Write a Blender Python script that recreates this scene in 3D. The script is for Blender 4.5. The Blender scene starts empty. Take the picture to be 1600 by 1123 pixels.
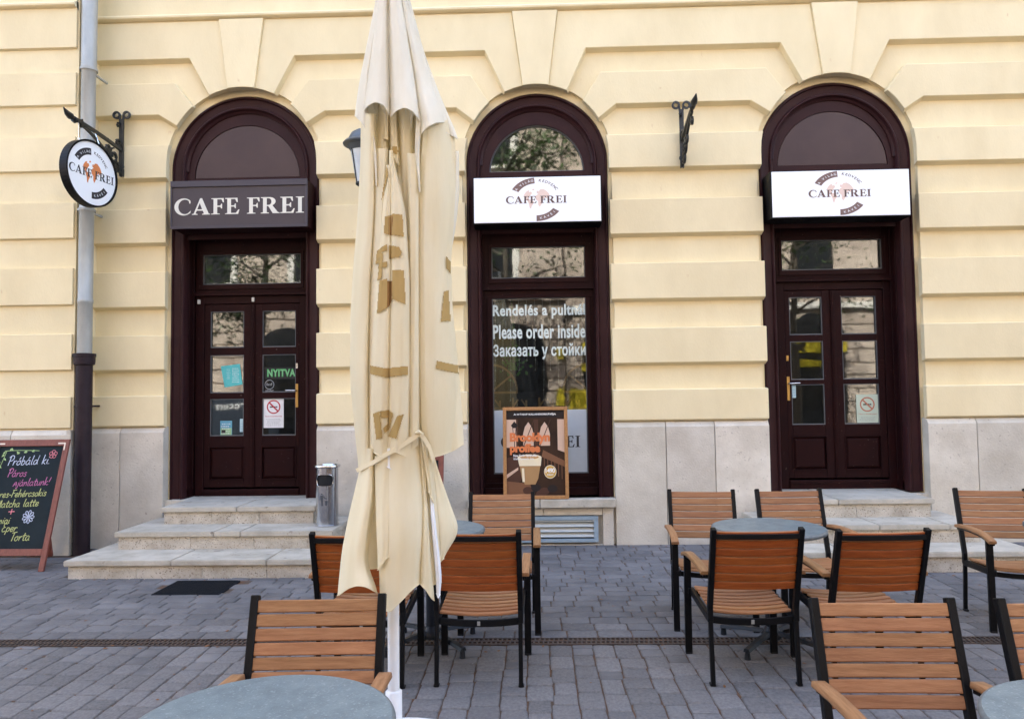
import bpy, bmesh, math, random
from math import sin, cos, pi, radians, sqrt, hypot, atan2
from mathutils import Vector, Matrix, noise
from mathutils.bvhtree import BVHTree
random.seed(7)
SC = bpy.context.scene
COL = SC.collection

# ------------------------------------------------------------ camera
def cam_basis(pitch, yaw, roll):
    p, y, r = radians(pitch), radians(yaw), radians(roll)
    f = Vector((-sin(y)*cos(p), cos(y)*cos(p), sin(p)))
    rt = Vector((cos(y), sin(y), 0)); up = rt.cross(f)
    return rt*cos(r)-up*sin(r), up*cos(r)+rt*sin(r), f
cd = bpy.data.cameras.new('camera'); cam = bpy.data.objects.new('camera', cd); COL.objects.link(cam)
rt, up, fw = cam_basis(2.816, 1.693, .744)
mw = Matrix((rt, up, -fw)).transposed().to_4x4(); mw.translation = Vector((0, 0, 1.55))
cam.matrix_world = mw
cd.sensor_width = 36; cd.lens = 1155/1600*36; cd.clip_start = .05; cd.clip_end = 400
SC.camera = cam
# ------------------------------------------------------------ light: open shade, the sun stands behind the cafe building
SUN_EL, SUN_AZ = radians(50), radians(-14)       # azimuth from +y towards -x
w = bpy.data.worlds.new('World'); SC.world = w; w.use_nodes = True
nt = w.node_tree; bg = nt.nodes['Background']
sky = nt.nodes.new('ShaderNodeTexSky'); sky.sky_type = 'NISHITA'; sky.sun_disc = False
sky.sun_elevation = SUN_EL; sky.sun_rotation = SUN_AZ
sky.air_density = 1.0; sky.dust_density = 4.0; sky.ozone_density = 0.6; sky.altitude = 100
nt.links.new(sky.outputs[0], bg.inputs[0]); bg.inputs[1].default_value = 0.15
sl = bpy.data.lights.new('sun', 'SUN'); sl.energy = 3.2; sl.angle = radians(.5); sl.color = (1, .95, .86)
so = bpy.data.objects.new('sun', sl); COL.objects.link(so)
sdir = Vector((sin(SUN_AZ)*cos(SUN_EL), cos(SUN_AZ)*cos(SUN_EL), sin(SUN_EL)))
so.rotation_euler = sdir.to_track_quat('Z', 'Y').to_euler(); so.location = (-4, 16, 24)
SC.view_settings.view_transform = 'Standard'; SC.view_settings.look = 'None'
SC.view_settings.gamma = 1; SC.view_settings.exposure = 3.01; SC.view_settings.use_curve_mapping = False
SC.render.engine = 'CYCLES'
cy = SC.cycles; cy.use_denoising = True; cy.max_bounces = 7; cy.diffuse_bounces = 4; cy.glossy_bounces = 4
cy.transparent_max_bounces = 12; cy.transmission_bounces = 4; cy.sample_clamp_indirect = 6
cy.caustics_reflective = False; cy.caustics_refractive = False

# ------------------------------------------------------------ materials
MATS = {}
def M(name, col, rough=.6, metal=0., var=.0, vs=4., col2=None, bump=0., bs=40., spec=.5, stretch=None, speck=None, coat=0., obj_var=0., island=False):
    """procedural material: base colour broken up by two noises, fine bump, optional specks and grain"""
    if name in MATS: return MATS[name]
    m = bpy.data.materials.new(name); m.use_nodes = True; n = m.node_tree; N = n.nodes; L = n.links
    b = N['Principled BSDF']; b.inputs['Roughness'].default_value = rough; b.inputs['Metallic'].default_value = metal
    b.inputs['Specular IOR Level'].default_value = spec; b.inputs['Coat Weight'].default_value = coat
    b.inputs['Coat Roughness'].default_value = .2
    tc = N.new('ShaderNodeTexCoord'); oi = N.new('ShaderNodeObjectInfo')
    mul = N.new('ShaderNodeMath'); mul.operation = 'MULTIPLY'; mul.inputs[1].default_value = 57.; L.new(oi.outputs['Random'], mul.inputs[0])
    add = N.new('ShaderNodeVectorMath'); add.operation = 'ADD'; L.new(tc.outputs['Object'], add.inputs[0]); L.new(mul.outputs[0], add.inputs[1])
    co = add.outputs[0]
    if stretch:
        mp = N.new('ShaderNodeMapping'); mp.inputs['Scale'].default_value = stretch; L.new(co, mp.inputs[0]); co = mp.outputs[0]
    rgb = N.new('ShaderNodeMix'); rgb.data_type = 'RGBA'
    c2 = col2 or tuple(max(0, c*(1-var)) for c in col)
    rgb.inputs[6].default_value = (*col, 1); rgb.inputs[7].default_value = (*c2, 1)
    n1 = N.new('ShaderNodeTexNoise'); n1.inputs['Scale'].default_value = vs; n1.inputs['Detail'].default_value = 6; n1.inputs['Roughness'].default_value = .62
    L.new(co, n1.inputs[0])
    rp = N.new('ShaderNodeMapRange'); rp.inputs[1].default_value = .36; rp.inputs[2].default_value = .66; L.new(n1.outputs[0], rp.inputs[0])
    L.new(rp.outputs[0], rgb.inputs[0]); out = rgb.outputs[2]
    if speck:
        sc_, th, scol = speck
        n3 = N.new('ShaderNodeTexNoise'); n3.inputs['Scale'].default_value = sc_; n3.inputs['Detail'].default_value = 3; L.new(co, n3.inputs[0])
        r3 = N.new('ShaderNodeMapRange'); r3.inputs[1].default_value = th; r3.inputs[2].default_value = th+.06; L.new(n3.outputs[0], r3.inputs[0])
        m3 = N.new('ShaderNodeMix'); m3.data_type = 'RGBA'; L.new(r3.outputs[0], m3.inputs[0]); L.new(out, m3.inputs[6]); m3.inputs[7].default_value = (*scol, 1); out = m3.outputs[2]
    if obj_var:
        rs_ = N.new('ShaderNodeNewGeometry').outputs['Random Per Island'] if island else oi.outputs['Random']
        hv = N.new('ShaderNodeHueSaturation'); mr = N.new('ShaderNodeMapRange'); mr.inputs[3].default_value = 1-obj_var; mr.inputs[4].default_value = 1+obj_var
        L.new(rs_, mr.inputs[0]); L.new(mr.outputs[0], hv.inputs['Value'])
        m2 = N.new('ShaderNodeMath'); m2.operation = 'MULTIPLY'; m2.inputs[1].default_value = 7.31; L.new(rs_, m2.inputs[0])
        f2 = N.new('ShaderNodeMath'); f2.operation = 'FRACT'; L.new(m2.outputs[0], f2.inputs[0])
        mh = N.new('ShaderNodeMapRange'); mh.inputs[3].default_value = .5-obj_var*.035; mh.inputs[4].default_value = .5+obj_var*.035; L.new(f2.outputs[0], mh.inputs[0]); L.new(mh.outputs[0], hv.inputs['Hue'])
        L.new(out, hv.inputs['Color']); out = hv.outputs[0]
    L.new(out, b.inputs['Base Color'])
    rr = N.new('ShaderNodeMapRange'); rr.inputs[3].default_value = max(.02, rough-.08); rr.inputs[4].default_value = min(1, rough+.1); L.new(n1.outputs[0], rr.inputs[0]); L.new(rr.outputs[0], b.inputs['Roughness'])
    if bump:
        n2 = N.new('ShaderNodeTexNoise'); n2.inputs['Scale'].default_value = bs; n2.inputs['Detail'].default_value = 5; L.new(co, n2.inputs[0])
        bp = N.new('ShaderNodeBump'); bp.inputs['Strength'].default_value = bump; bp.inputs['Distance'].default_value = .01; L.new(n2.outputs[0], bp.inputs['Height'])
        L.new(bp.outputs[0], b.inputs['Normal'])
    MATS[name] = m; return m

cream = M('cream_render', (.825, .70, .44), .85, var=.0, col2=(.755, .63, .385), vs=2.0, bump=.14, bs=60, stretch=(1, 1, .5), obj_var=.018, spec=.2, speck=(14, .735, (.70, .54, .32)))
plinthm = M('limestone', (.65, .595, .500), .75, vs=3.2, col2=(.52, .465, .380), bump=.35, bs=55, spec=.15, speck=(34, .66, (.40, .35, .29)), obj_var=.10)
stepm = M('step_stone', (.52, .475, .395), .7, vs=5, col2=(.38, .345, .28), bump=.4, bs=60, spec=.2, speck=(11, .66, (.26, .225, .18)), obj_var=.05)
riserm = M('riser_stone', (.56, .51, .43), .8, vs=6, col2=(.38, .335, .27), bump=.7, bs=50, spec=.15, speck=(75, .60, (.22, .18, .14)), obj_var=.06)
paint = M('brown_gloss_paint', (.021, .0060, .0060), .42, vs=5, col2=(.016, .0055, .0062), bump=.12, bs=45, spec=.07, speck=(55, .705, (.15, .11, .09)))
paint2 = M('plum_gloss_paint', (.036, .0125, .0135), .40, vs=3, col2=(.027, .0095, .011), bump=.10, bs=30, spec=.13, speck=(50, .73, (.16, .11, .10)))
panelm = M('painted_sheet', (.066, .038, .038), .36, vs=2, col2=(.052, .029, .030), bump=.25, bs=5, spec=.32)
signbrown = M('sign_purple_grey', (.050, .038, .046), .40, vs=3, col2=(.044, .034, .041), spec=.4)
whitesign = M('white_sign_face', (.93, .95, .96), .35, vs=3, col2=(.90, .92, .93), spec=.5)
alum = M('aluminium_trim', (.42, .42, .46), .4, .6, vs=6, col2=(.36, .36, .4))
blackm = M('black_steel', (.0035, .0035, .0042), .42, vs=20, col2=(.005, .005, .006), bump=.1, bs=120, spec=.14)
ironm = M('wrought_iron', (.008, .010, .011), .42, vs=20, col2=(.016, .019, .02), bump=.3, bs=60)
wood = M('teak_slat', (.350, .172, .080), .55, vs=3.0, col2=(.255, .115, .050), bump=.2, bs=14, spec=.2, stretch=(2.2, 26, 26), obj_var=.13)
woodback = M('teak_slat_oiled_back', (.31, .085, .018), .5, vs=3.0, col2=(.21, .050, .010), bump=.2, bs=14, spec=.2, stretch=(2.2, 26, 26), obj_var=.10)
woodarm = M('teak_arm', (.33, .175, .082), .5, vs=3.0, col2=(.24, .12, .052), bump=.2, bs=14, spec=.2, stretch=(26, 2.2, 26), obj_var=.1)
tablem = M('table_laminate', (.140, .180, .195), .42, vs=14, col2=(.105, .135, .150), bump=.15, bs=160, spec=.45, speck=(120, .60, (.20, .24, .25)))
tabledge = M('table_edge', (.12, .14, .15), .45, vs=40, col2=(.09, .105, .11))
baseiron = M('table_base_iron', (.010, .013, .019), .4, vs=10, col2=(.016, .019, .026), bump=.1, bs=80, spec=.3)
canvas = M('cream_canvas', (.90, .81, .59), .8, vs=2.2, col2=(.86, .76, .53), bump=.5, bs=5, stretch=(5, 5, 1), spec=.15)
canvas2 = M('pale_canvas', (.88, .83, .70), .8, vs=2.2, col2=(.83, .77, .63), bump=.5, bs=5, stretch=(5, 5, 1), spec=.15)
for cm in (canvas, canvas2):     # cloth lets some light through
    n = cm.node_tree; b = n.nodes['Principled BSDF']; out = n.nodes['Material Output']
    tr = n.nodes.new('ShaderNodeBsdfTranslucent'); mx = n.nodes.new('ShaderNodeMixShader'); mx.inputs[0].default_value = .28
    src = b.inputs['Base Color'].links[0].from_socket; n.links.new(src, tr.inputs[0])
    n.links.new(b.outputs[0], mx.inputs[1]); n.links.new(tr.outputs[0], mx.inputs[2]); n.links.new(mx.outputs[0], out.inputs[0])
printdk = flatp = M('dark_brown_print', (.26, .135, .045), .8, vs=3, col2=(.22, .115, .04), spec=.15)
printm = M('brown_print', (.43, .29, .11), .8, vs=3, col2=(.39, .26, .095), spec=.15)
whitem = M('white_powder_coat', (.80, .80, .80), .35, vs=5, col2=(.74, .74, .74))
zinc = M('galvanised_zinc', (.42, .42, .385), .5, .2, vs=7, col2=(.32, .325, .30), bump=.15, bs=20, stretch=(1, 1, .35))
castm = M('cast_pipe_paint', (.030, .018, .022), .55, vs=8, col2=(.022, .013, .016), bump=.4, bs=50, spec=.2)
paverm = M('concrete_paver', (.200, .190, .188), .8, vs=9, col2=(.140, .134, .134), bump=.6, bs=90, spec=.15, obj_var=.16, speck=(60, .68, (.24, .24, .24)))
paverstuff = M('concrete_paver_far', (.168, .161, .161), .8, vs=3.3, col2=(.118, .113, .114), bump=.6, bs=90, spec=.15, obj_var=.13, island=True, speck=(60, .68, (.24, .24, .24)))
jointm = M('joint_dirt', (.095, .075, .062), .95, vs=8, col2=(.135, .075, .045), bump=.8, bs=60, spec=.1)
streetm = M('street_surface', (.20, .195, .20), .85, vs=2, col2=(.16, .155, .16), bump=.4, bs=30)
gratem = M('cast_grate', (.085, .060, .050), .6, .3, vs=20, col2=(.05, .04, .036), bump=.4, bs=90)
darkhole = M('dark_recess', (.006, .006, .007), .9)
steelm = M('polished_steel', (.62, .64, .67), .16, 1., vs=8, col2=(.52, .54, .58), bump=.08, bs=14)
redwood = M('red_stained_wood', (.20, .050, .030), .5, vs=3, col2=(.14, .034, .02), bump=.2, bs=12, stretch=(20, 20, 2))
chalkb = M('chalkboard', (.007, .013, .016), .6, vs=5, col2=(.013, .021, .025), bump=.1, bs=20, spec=.12)
oakm = M('oak_frame', (.42, .20, .065), .5, vs=3, col2=(.32, .145, .045), bump=.2, bs=12, stretch=(14, 14, 14))
matrub = M('black_rubber', (.010, .012, .016), .8, vs=40, col2=(.018, .020, .024), bump=.8, bs=200, spec=.1)
brass = M('brass', (.55, .33, .10), .38, .8, vs=20, col2=(.45, .26, .08))
chrome = M('chrome', (.6, .6, .6), .2, 1.)
ventm = M('blue_grey_vent', (.28, .36, .42), .5, vs=9, col2=(.22, .29, .34))
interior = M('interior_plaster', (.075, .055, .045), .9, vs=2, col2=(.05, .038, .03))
oppstone = M('opposite_ashlar', (.44, .37, .31), .85, vs=1.2, col2=(.27, .22, .185), bump=.5, bs=20)
bark = M('bark', (.055, .045, .035), .9, vs=6, col2=(.09, .075, .06), bump=.8, bs=25)
leafm = M('leaf', (.060, .110, .022), .5, vs=3, col2=(.022, .045, .010), spec=.4)
def flat(name, col, rough=.6, spec=.4): return M(name, col, rough, vs=8, col2=tuple(c*.94 for c in col), spec=spec)
lampglass = flat('frosted_lamp_glass', (.55, .60, .62), .25)

def glass_mat():
    m = bpy.data.materials.new('window_glass'); m.use_nodes = True; n = m.node_tree; N = n.nodes; L = n.links
    N.remove(N['Principled BSDF']); out = N['Material Output']
    tr = N.new('ShaderNodeBsdfTransparent'); tr.inputs[0].default_value = (.86, .90, .88, 1)
    gl = N.new('ShaderNodeBsdfGlossy'); gl.inputs['Roughness'].default_value = .025; gl.inputs[0].default_value = (1, 1, 1, 1)
    fr = N.new('ShaderNodeFresnel'); fr.inputs[0].default_value = 1.85
    tc = N.new('ShaderNodeTexCoord'); nz = N.new('ShaderNodeTexNoise'); nz.inputs['Scale'].default_value = 4.5; nz.inputs['Detail'].default_value = 1
    mp = N.new('ShaderNodeMapping'); mp.inputs['Scale'].default_value = (1, 1, .8); L.new(tc.outputs['Object'], mp.inputs[0]); L.new(mp.outputs[0], nz.inputs[0])
    bp = N.new('ShaderNodeBump'); bp.inputs['Strength'].default_value = .07; bp.inputs['Distance'].default_value = .006; L.new(nz.outputs[0], bp.inputs['Height'])
    L.new(bp.outputs[0], gl.inputs['Normal'])
    mx = N.new('ShaderNodeMixShader'); L.new(fr.outputs[0], mx.inputs[0]); L.new(tr.outputs[0], mx.inputs[1]); L.new(gl.outputs[0], mx.inputs[2]); L.new(mx.outputs[0], out.inputs[0])
    return m
glass = glass_mat()

# ------------------------------------------------------------ mesh helpers
def prop(o, label=None, cat=None, group=None, kind=None):
    if label: o['label'] = label
    if cat: o['category'] = cat
    if group: o['group'] = group
    if kind: o['kind'] = kind
    return o
def thing(name, label, cat, loc=(0, 0, 0), rz=0, group=None):
    o = bpy.data.objects.new(name, None); COL.objects.link(o); o.location = loc; o.rotation_euler = (0, 0, rz)
    o.empty_display_size = .1
    return prop(o, label, cat, group)
def link(name, me, parent=None, loc=None, rot=None):
    o = bpy.data.objects.new(name, me); COL.objects.link(o)
    if parent: o.parent = parent
    if loc is not None: o.location = loc
    if rot is not None: o.rotation_euler = rot
    return o
def wloc(o):
    v = Vector(o.location); p = o.parent
    while p: v = v + Vector(p.location); p = p.parent
    return v
class MB:
    def __init__(s): s.v = []; s.f = []; s.uv = None
    def add(s, vs, fs):
        n = len(s.v); s.v += [tuple(v) for v in vs]; s.f += [tuple(i+n for i in f) for f in fs]; return s
    def box(s, x0, x1, y0, y1, z0, z1):
        vs = [(x, y, z) for z in (z0, z1) for y in (y0, y1) for x in (x0, x1)]
        return s.add(vs, [(0, 2, 3, 1), (4, 5, 7, 6), (0, 1, 5, 4), (2, 6, 7, 3), (0, 4, 6, 2), (1, 3, 7, 5)])
    def obox(s, c, sx, sy, sz, mat):
        vs = [Vector(c)+mat @ Vector((x*sx/2, y*sy/2, z*sz/2)) for z in (-1, 1) for y in (-1, 1) for x in (-1, 1)]
        return s.add(vs, [(0, 2, 3, 1), (4, 5, 7, 6), (0, 1, 5, 4), (2, 6, 7, 3), (0, 4, 6, 2), (1, 3, 7, 5)])
    def bar(s, a, b, wx, wy, upv=(0, 0, 1)):
        """rectangular bar from a to b: wx across, wy in the up direction"""
        a = Vector(a); b = Vector(b); d = (b-a).normalized(); u = Vector(upv)
        if abs(d.dot(u)) > .98: u = Vector((0, 1, 0))
        sd = d.cross(u).normalized(); u = sd.cross(d).normalized()
        vs = []
        for p in (a, b):
            for i, j in ((-1, -1), (1, -1), (1, 1), (-1, 1)): vs.append(p+sd*i*wx/2+u*j*wy/2)
        return s.add(vs, [(3, 2, 1, 0), (4, 5, 6, 7), (0, 1, 5, 4), (1, 2, 6, 5), (2, 3, 7, 6), (3, 0, 4, 7)])
    def sweep(s, pts, prof, ups=None, closed=False, caps=True):
        """prof: list of (side, up) points swept along pts"""
        pts = [Vector(p) for p in pts]; n = len(pts); k = len(prof); vs = []
        for i, p in enumerate(pts):
            a = pts[(i-1) % n] if (closed or i > 0) else p; b = pts[(i+1) % n] if (closed or i < n-1) else p
            d = (b-a).normalized(); u = Vector(ups) if ups else Vector((0, 0, 1))
            if abs(d.dot(u)) > .97: u = Vector((0, 1, 0))
            sd = d.cross(u).normalized(); u = sd.cross(d).normalized()
            vs += [p+sd*q[0]+u*q[1] for q in prof]
        fs = []
        for i in range(n if closed else n-1):
            j = (i+1) % n
            for q in range(k): fs.append((i*k+q, i*k+(q+1) % k, j*k+(q+1) % k, j*k+q))
        if caps and not closed: fs += [tuple(reversed(range(k))), tuple((n-1)*k+q for q in range(k))]
        return s.add(vs, fs)
    def tube(s, pts, r, seg=8, closed=False):
        if not hasattr(r, '__len__'): r = [r]*len(pts)
        pts = [Vector(p) for p in pts]; n = len(pts); vs = []
        u = None
        for i, p in enumerate(pts):
            a = pts[(i-1) % n] if (closed or i > 0) else p; b = pts[(i+1) % n] if (closed or i < n-1) else p
            d = (b-a).normalized()
            if u is None:
                u = Vector((0, 0, 1)) if abs(d.z) < .9 else Vector((1, 0, 0))
            sd = d.cross(u).normalized(); u = sd.cross(d).normalized()
            vs += [p+(sd*cos(2*pi*q/seg)+u*sin(2*pi*q/seg))*r[i] for q in range(seg)]
        fs = []
        for i in range(n if closed else n-1):
            j = (i+1) % n
            for q in range(seg): fs.append((i*seg+q, i*seg+(q+1) % seg, j*seg+(q+1) % seg, j*seg+q))
        if not closed: fs += [tuple(reversed(range(seg))), tuple((n-1)*seg+q for q in range(seg))]
        return s.add(vs, fs)
    def lathe(s, prof, c=(0, 0, 0), seg=32, caps=True):
        """prof: list of (r,z)"""
        vs = []; k = len(prof)
        for r, z in prof: vs += [(c[0]+r*cos(2*pi*q/seg), c[1]+r*sin(2*pi*q/seg), c[2]+z) for q in range(seg)]
        fs = []
        for i in range(k-1):
            for q in range(seg): fs.append((i*seg+q, i*seg+(q+1) % seg, (i+1)*seg+(q+1) % seg, (i+1)*seg+q))
        if caps: fs += [tuple(reversed(range(seg))), tuple((k-1)*seg+q for q in range(seg))]
        return s.add(vs, fs)
    def prism(s, poly, y0, y1, back=None):
        """poly in (x,z); front at y0, back at y1 (back polygon may differ)"""
        back = back or poly; n = len(poly)
        vs = [(x, y0, z) for x, z in poly]+[(x, y1, z) for x, z in back]
        fs = [tuple(range(n)), tuple(reversed(range(n, 2*n)))]+[((i+1) % n, i, n+i, n+(i+1) % n) for i in range(n)]
        return s.add(vs, fs)
    def flat(s, poly, y):
        return s.add([(x, y, z) for x, z in poly], [tuple(range(len(poly)))])
    def mapped(s, data, fn):
        vs, fs = data; return s.add([fn(*v) for v in vs], fs)
    def build(s, name, mat, parent=None, world=True, bevel=0, seg=1, smooth=None, fixn=True):
        me = bpy.data.meshes.new(name)
        off = wloc(parent) if (parent is not None and world) else Vector((0, 0, 0))
        me.from_pydata([Vector(v)-off for v in s.v], [], s.f); me.update()
        bm = bmesh.new(); bm.from_mesh(me)
        if fixn: bmesh.ops.recalc_face_normals(bm, faces=bm.faces)
        if bevel:
            ed = [e for e in bm.edges if len(e.link_faces) == 2 and e.calc_face_angle(0) > .6]
            bmesh.ops.bevel(bm, geom=ed, offset=bevel, segments=seg, affect='EDGES', clamp_overlap=True)
        bm.to_mesh(me); bm.free()
        me.materials.append(mat)
        if smooth is not None:
            me.polygons.foreach_set('use_smooth', [True]*len(me.polygons))
            me.set_sharp_from_angle(angle=radians(smooth))
        return link(name, me, parent)
def arc(cx, cz, r, a0, a1, n):
    return [(cx+r*cos(a0+(a1-a0)*i/n), cz+r*sin(a0+(a1-a0)*i/n)) for i in range(n+1)]

# ---- filled 2-D outlines (with holes) and text, as triangulated meshes
def curve_mesh(c):
    o = bpy.data.objects.new('tmp', c); COL.objects.link(o)
    dg = bpy.context.evaluated_depsgraph_get(); me = bpy.data.meshes.new_from_object(o.evaluated_get(dg))
    vs = [tuple(v.co)[:2] for v in me.vertices]; fs = [tuple(p.vertices) for p in me.polygons]
    bpy.data.objects.remove(o); bpy.data.meshes.remove(me); bpy.data.curves.remove(c)
    return vs, fs
_fc = {}
def fill(loops, key=None):
    if key and key in _fc: return _fc[key]
    c = bpy.data.curves.new('outline', 'CURVE'); c.dimensions = '2D'; c.fill_mode = 'BOTH'
    for lp in loops:
        sp = c.splines.new('POLY'); sp.points.add(len(lp)-1); sp.use_cyclic_u = True
        for i, (x, y) in enumerate(lp): sp.points[i].co = (x, y, 0, 1)
    r = curve_mesh(c)
    if key: _fc[key] = r
    return r
def text(string, bold=0., space=1., res=3):
    k = ('t', string, bold, space)
    if k in _fc: return _fc[k]
    c = bpy.data.curves.new('words', 'FONT'); c.body = string; c.size = 1; c.offset = bold; c.space_character = space
    c.resolution_u = res; c.fill_mode = 'BOTH'
    r = curve_mesh(c); _fc[k] = r; return r
def bbox(d):
    xs = [v[0] for v in d[0]]; ys = [v[1] for v in d[0]]; return min(xs), max(xs), min(ys), max(ys)
def fit(d, x0, x1, z0, z1, shear=0.):
    a, b, c, e = bbox(d); vs = []
    for v in d[0]:
        x = x0+(v[0]-a)/(b-a)*(x1-x0); z = z0+(v[1]-c)/(e-c)*(z1-z0); vs.append((x+shear*(z-z0), z))
    return vs, d[1]
def arcpts(cx, cy, rx, ry, a0, a1, n):
    return [(cx+rx*cos(radians(a0+(a1-a0)*i/n)), cy+ry*sin(radians(a0+(a1-a0)*i/n))) for i in range(n+1)]
SERIF = {
 'I': ([[(0,0),(.44,0),(.44,.04),(.32,.07),(.32,.93),(.44,.96),(.44,1),(0,1),(0,.96),(.12,.93),(.12,.07),(0,.04)]], .44),
 'F': ([[(0,0),(.46,0),(.46,.04),(.32,.07),(.32,.46),(.48,.46),(.53,.36),(.58,.36),(.58,.65),(.53,.65),(.48,.54),(.32,.54),(.32,.93),(.54,.93),(.62,.74),(.68,.74),(.66,1),(0,1),(0,.96),(.12,.93),(.12,.07),(0,.04)]], .68),
 'E': ([[(0,0),(.70,0),(.77,.28),(.71,.28),(.58,.07),(.32,.07),(.32,.46),(.48,.46),(.53,.36),(.58,.36),(.58,.65),(.53,.65),(.48,.54),(.32,.54),(.32,.93),(.54,.93),(.62,.74),(.68,.74),(.66,1),(0,1),(0,.96),(.12,.93),(.12,.07),(0,.04)]], .77),
 'A': ([[(0,0),(.31,0),(.31,.04),(.20,.07),(.26,.25),(.58,.25),(.65,.07),(.55,.04),(.55,0),(.98,0),(.98,.04),(.90,.07),(.54,1.02),(.44,1.02),(.10,.07),(0,.04)],[(.29,.33),(.55,.33),(.42,.72)]], .98),
 'R': ([[(0,0),(.44,0),(.44,.04),(.32,.07),(.32,.45),(.40,.45),(.64,.0),(1.0,0),(1.0,.04),(.91,.07),(.62,.49)]+arcpts(.47,.735,.32,.265,-55,90,12)+[(0,1),(0,.96),(.12,.93),(.12,.07),(0,.04)],
        [(.32,.52),(.40,.52)]+arcpts(.42,.725,.15,.205,-80,90,8)+[(.32,.93)]], .98),
 'C': ([arcpts(.50,.50,.50,.53,44,316,28)+[(.885,.27),(.84,.22)]+arcpts(.56,.50,.345,.45,312,52,20)+[(.80,.70),(.86,.70)]], .88),
}
def serif(word, gap=.045, heavy=0.):
    vs, fs = [], []; x = 0
    for ch in word:
        if ch == ' ': x += .34; continue
        lp, adv = SERIF[ch]; d = fill(lp, 'S'+ch); n = len(vs)
        vs += [(v[0]+x, v[1]) for v in d[0]]; fs += [tuple(i+n for i in f) for f in d[1]]; x += adv+gap
    return vs, fs
def onplane(y, dy=0):
    return lambda x, z: (x, y, z)
def strip_thick(d, y0, y1):
    """give filled 2-D data a front at y0 (no back needed when it lies on a face)"""
    return d
# ============================================================ THE CAFE BUILDING
YP, YR, YB = 7.74, 7.81, 7.868         # proud bands, recessed render, body behind the recess
DOORS = [(-3.115, .815), (.06, .765), (3.23, .805)]; ZC = 4.10
BANDS = [(1.285, 1.595), (1.878, 2.24), (2.55, 2.925), (3.24, 3.605), (3.945, 4.30)]
bld = thing('cafe_building', 'cream rendered cafe building with banded rustication, stone plinth and three brown arched openings', 'building', (0, 7.74, 0))

def holed_wall(mb, y, x0, x1, z0, z1, ops, back):
    """front sheet at y with arched openings [(cx, halfwidth, zspring)], reveals going back to 'back'"""
    xs = x0
    for cx, h, zs in ops:
        l, r = cx-h, cx+h
        mb.flat([(xs, z0), (l, z0), (l, zs), (l, z1), (xs, z1)], y)
        a = arc(cx, zs, h, pi, 0, 28)
        for i in range(28):
            mb.flat([a[i], a[i+1], (a[i+1][0], z1), (a[i][0], z1)], y)
        edge = [(l, z0)]+a+[(r, z0)]
        n = len(edge); vs = [(p[0], y, p[1]) for p in edge]+[(p[0], back, p[1]) for p in edge]
        mb.add(vs, [(i, i+1, n+i+1, n+i) for i in range(n-1)])
        xs = r
    mb.flat([(xs, z0), (x1, z0), (x1, z1), (xs, z1)], y)
m = MB(); holed_wall(m, YR, -4.9, 9, .30, 5.70, [(c, h+.035, ZC) for c, h in DOORS], YB)
m.build('recessed_render', cream, bld, fixn=False)
m = MB(); holed_wall(m, YB, -4.9, 14, .30, 5.70, [(c, h-.004, 4.055) for c, h in DOORS], 8.30)
m.build('wall_reveal', cream, bld, fixn=False)
m = MB(); m.box(-4.9, 14, 7.76, 8.2, 5.70, 19); m.box(-25, -4.72, 7.45, 9.5, 0, 19); m.build('upper_wall', cream, bld)
m = MB(); m.box(9, 14, YR-.001, 8.2, 0, 5.7); m.box(14, 26, 7.8, 9.5, 0, 19); m.build('side_wall', cream, bld)
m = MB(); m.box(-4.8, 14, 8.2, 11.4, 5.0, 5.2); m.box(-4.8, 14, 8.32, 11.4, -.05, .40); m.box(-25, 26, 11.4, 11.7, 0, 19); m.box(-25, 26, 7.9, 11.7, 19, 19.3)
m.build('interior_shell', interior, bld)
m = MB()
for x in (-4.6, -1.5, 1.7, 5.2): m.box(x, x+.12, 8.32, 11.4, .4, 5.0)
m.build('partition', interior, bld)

def bevel_back(poly, fn):
    """offset each edge of an (x,z) polygon outwards by fn(edge midpoint, outward normal); poly is counter-clockwise"""
    n = len(poly); A = sum(poly[i][0]*poly[(i+1) % n][1]-poly[(i+1) % n][0]*poly[i][1] for i in range(n))
    s = 1 if A > 0 else -1; lines = []
    for i in range(n):
        (x0, z0), (x1, z1) = poly[i], poly[(i+1) % n]; d = hypot(x1-x0, z1-z0); nx, nz = s*(z1-z0)/d, -s*(x1-x0)/d
        o = fn(((x0+x1)/2, (z0+z1)/2), (nx, nz)); lines.append((x0+nx*o, z0+nz*o, (x1-x0)/d, (z1-z0)/d))
    out = []
    for i in range(n):
        px, pz, dx, dz = lines[i-1]; qx, qz, ex, ez = lines[i]; den = dx*ez-dz*ex
        if abs(den) < .12: out.append((qx, qz))
        else:
            t = ((qx-px)*ez-(qz-pz)*ex)/den; out.append((px+dx*t, pz+dz*t))
    return out
def offs(p, nrm):
    for c, h in DOORS:
        if abs(p[0]-c) < h+.02 and p[1] < ZC: return 0.
        if abs(hypot(p[0]-c, p[1]-ZC)-h) < .03: return 0.
    if nrm[1] < -.5: return .030
    if nrm[1] > .5: return .010
    return .018
def band(name, poly, y0=YP, y1=YR+.004):
    # wobble of hand-made render: keep pieces a touch uneven
    return MB().prism(poly, y0, y1, bevel_back(poly, offs)).build(name, cream, bld, bevel=.004)
def ap(c, h, dx):          # point of the masonry arc at offset dx
    return (c+dx, ZC+sqrt(max(0, h*h-dx*dx)))
def arcbetween(c, h, d0, d1, n=5):
    return [ap(c, h, d0+(d1-d0)*i/n) for i in range(n+1)]
piers = [(None, DOORS[0]), (DOORS[0], DOORS[1]), (DOORS[1], DOORS[2]), (DOORS[2], None)]
XL, XR = -4.8, 9.0
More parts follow.
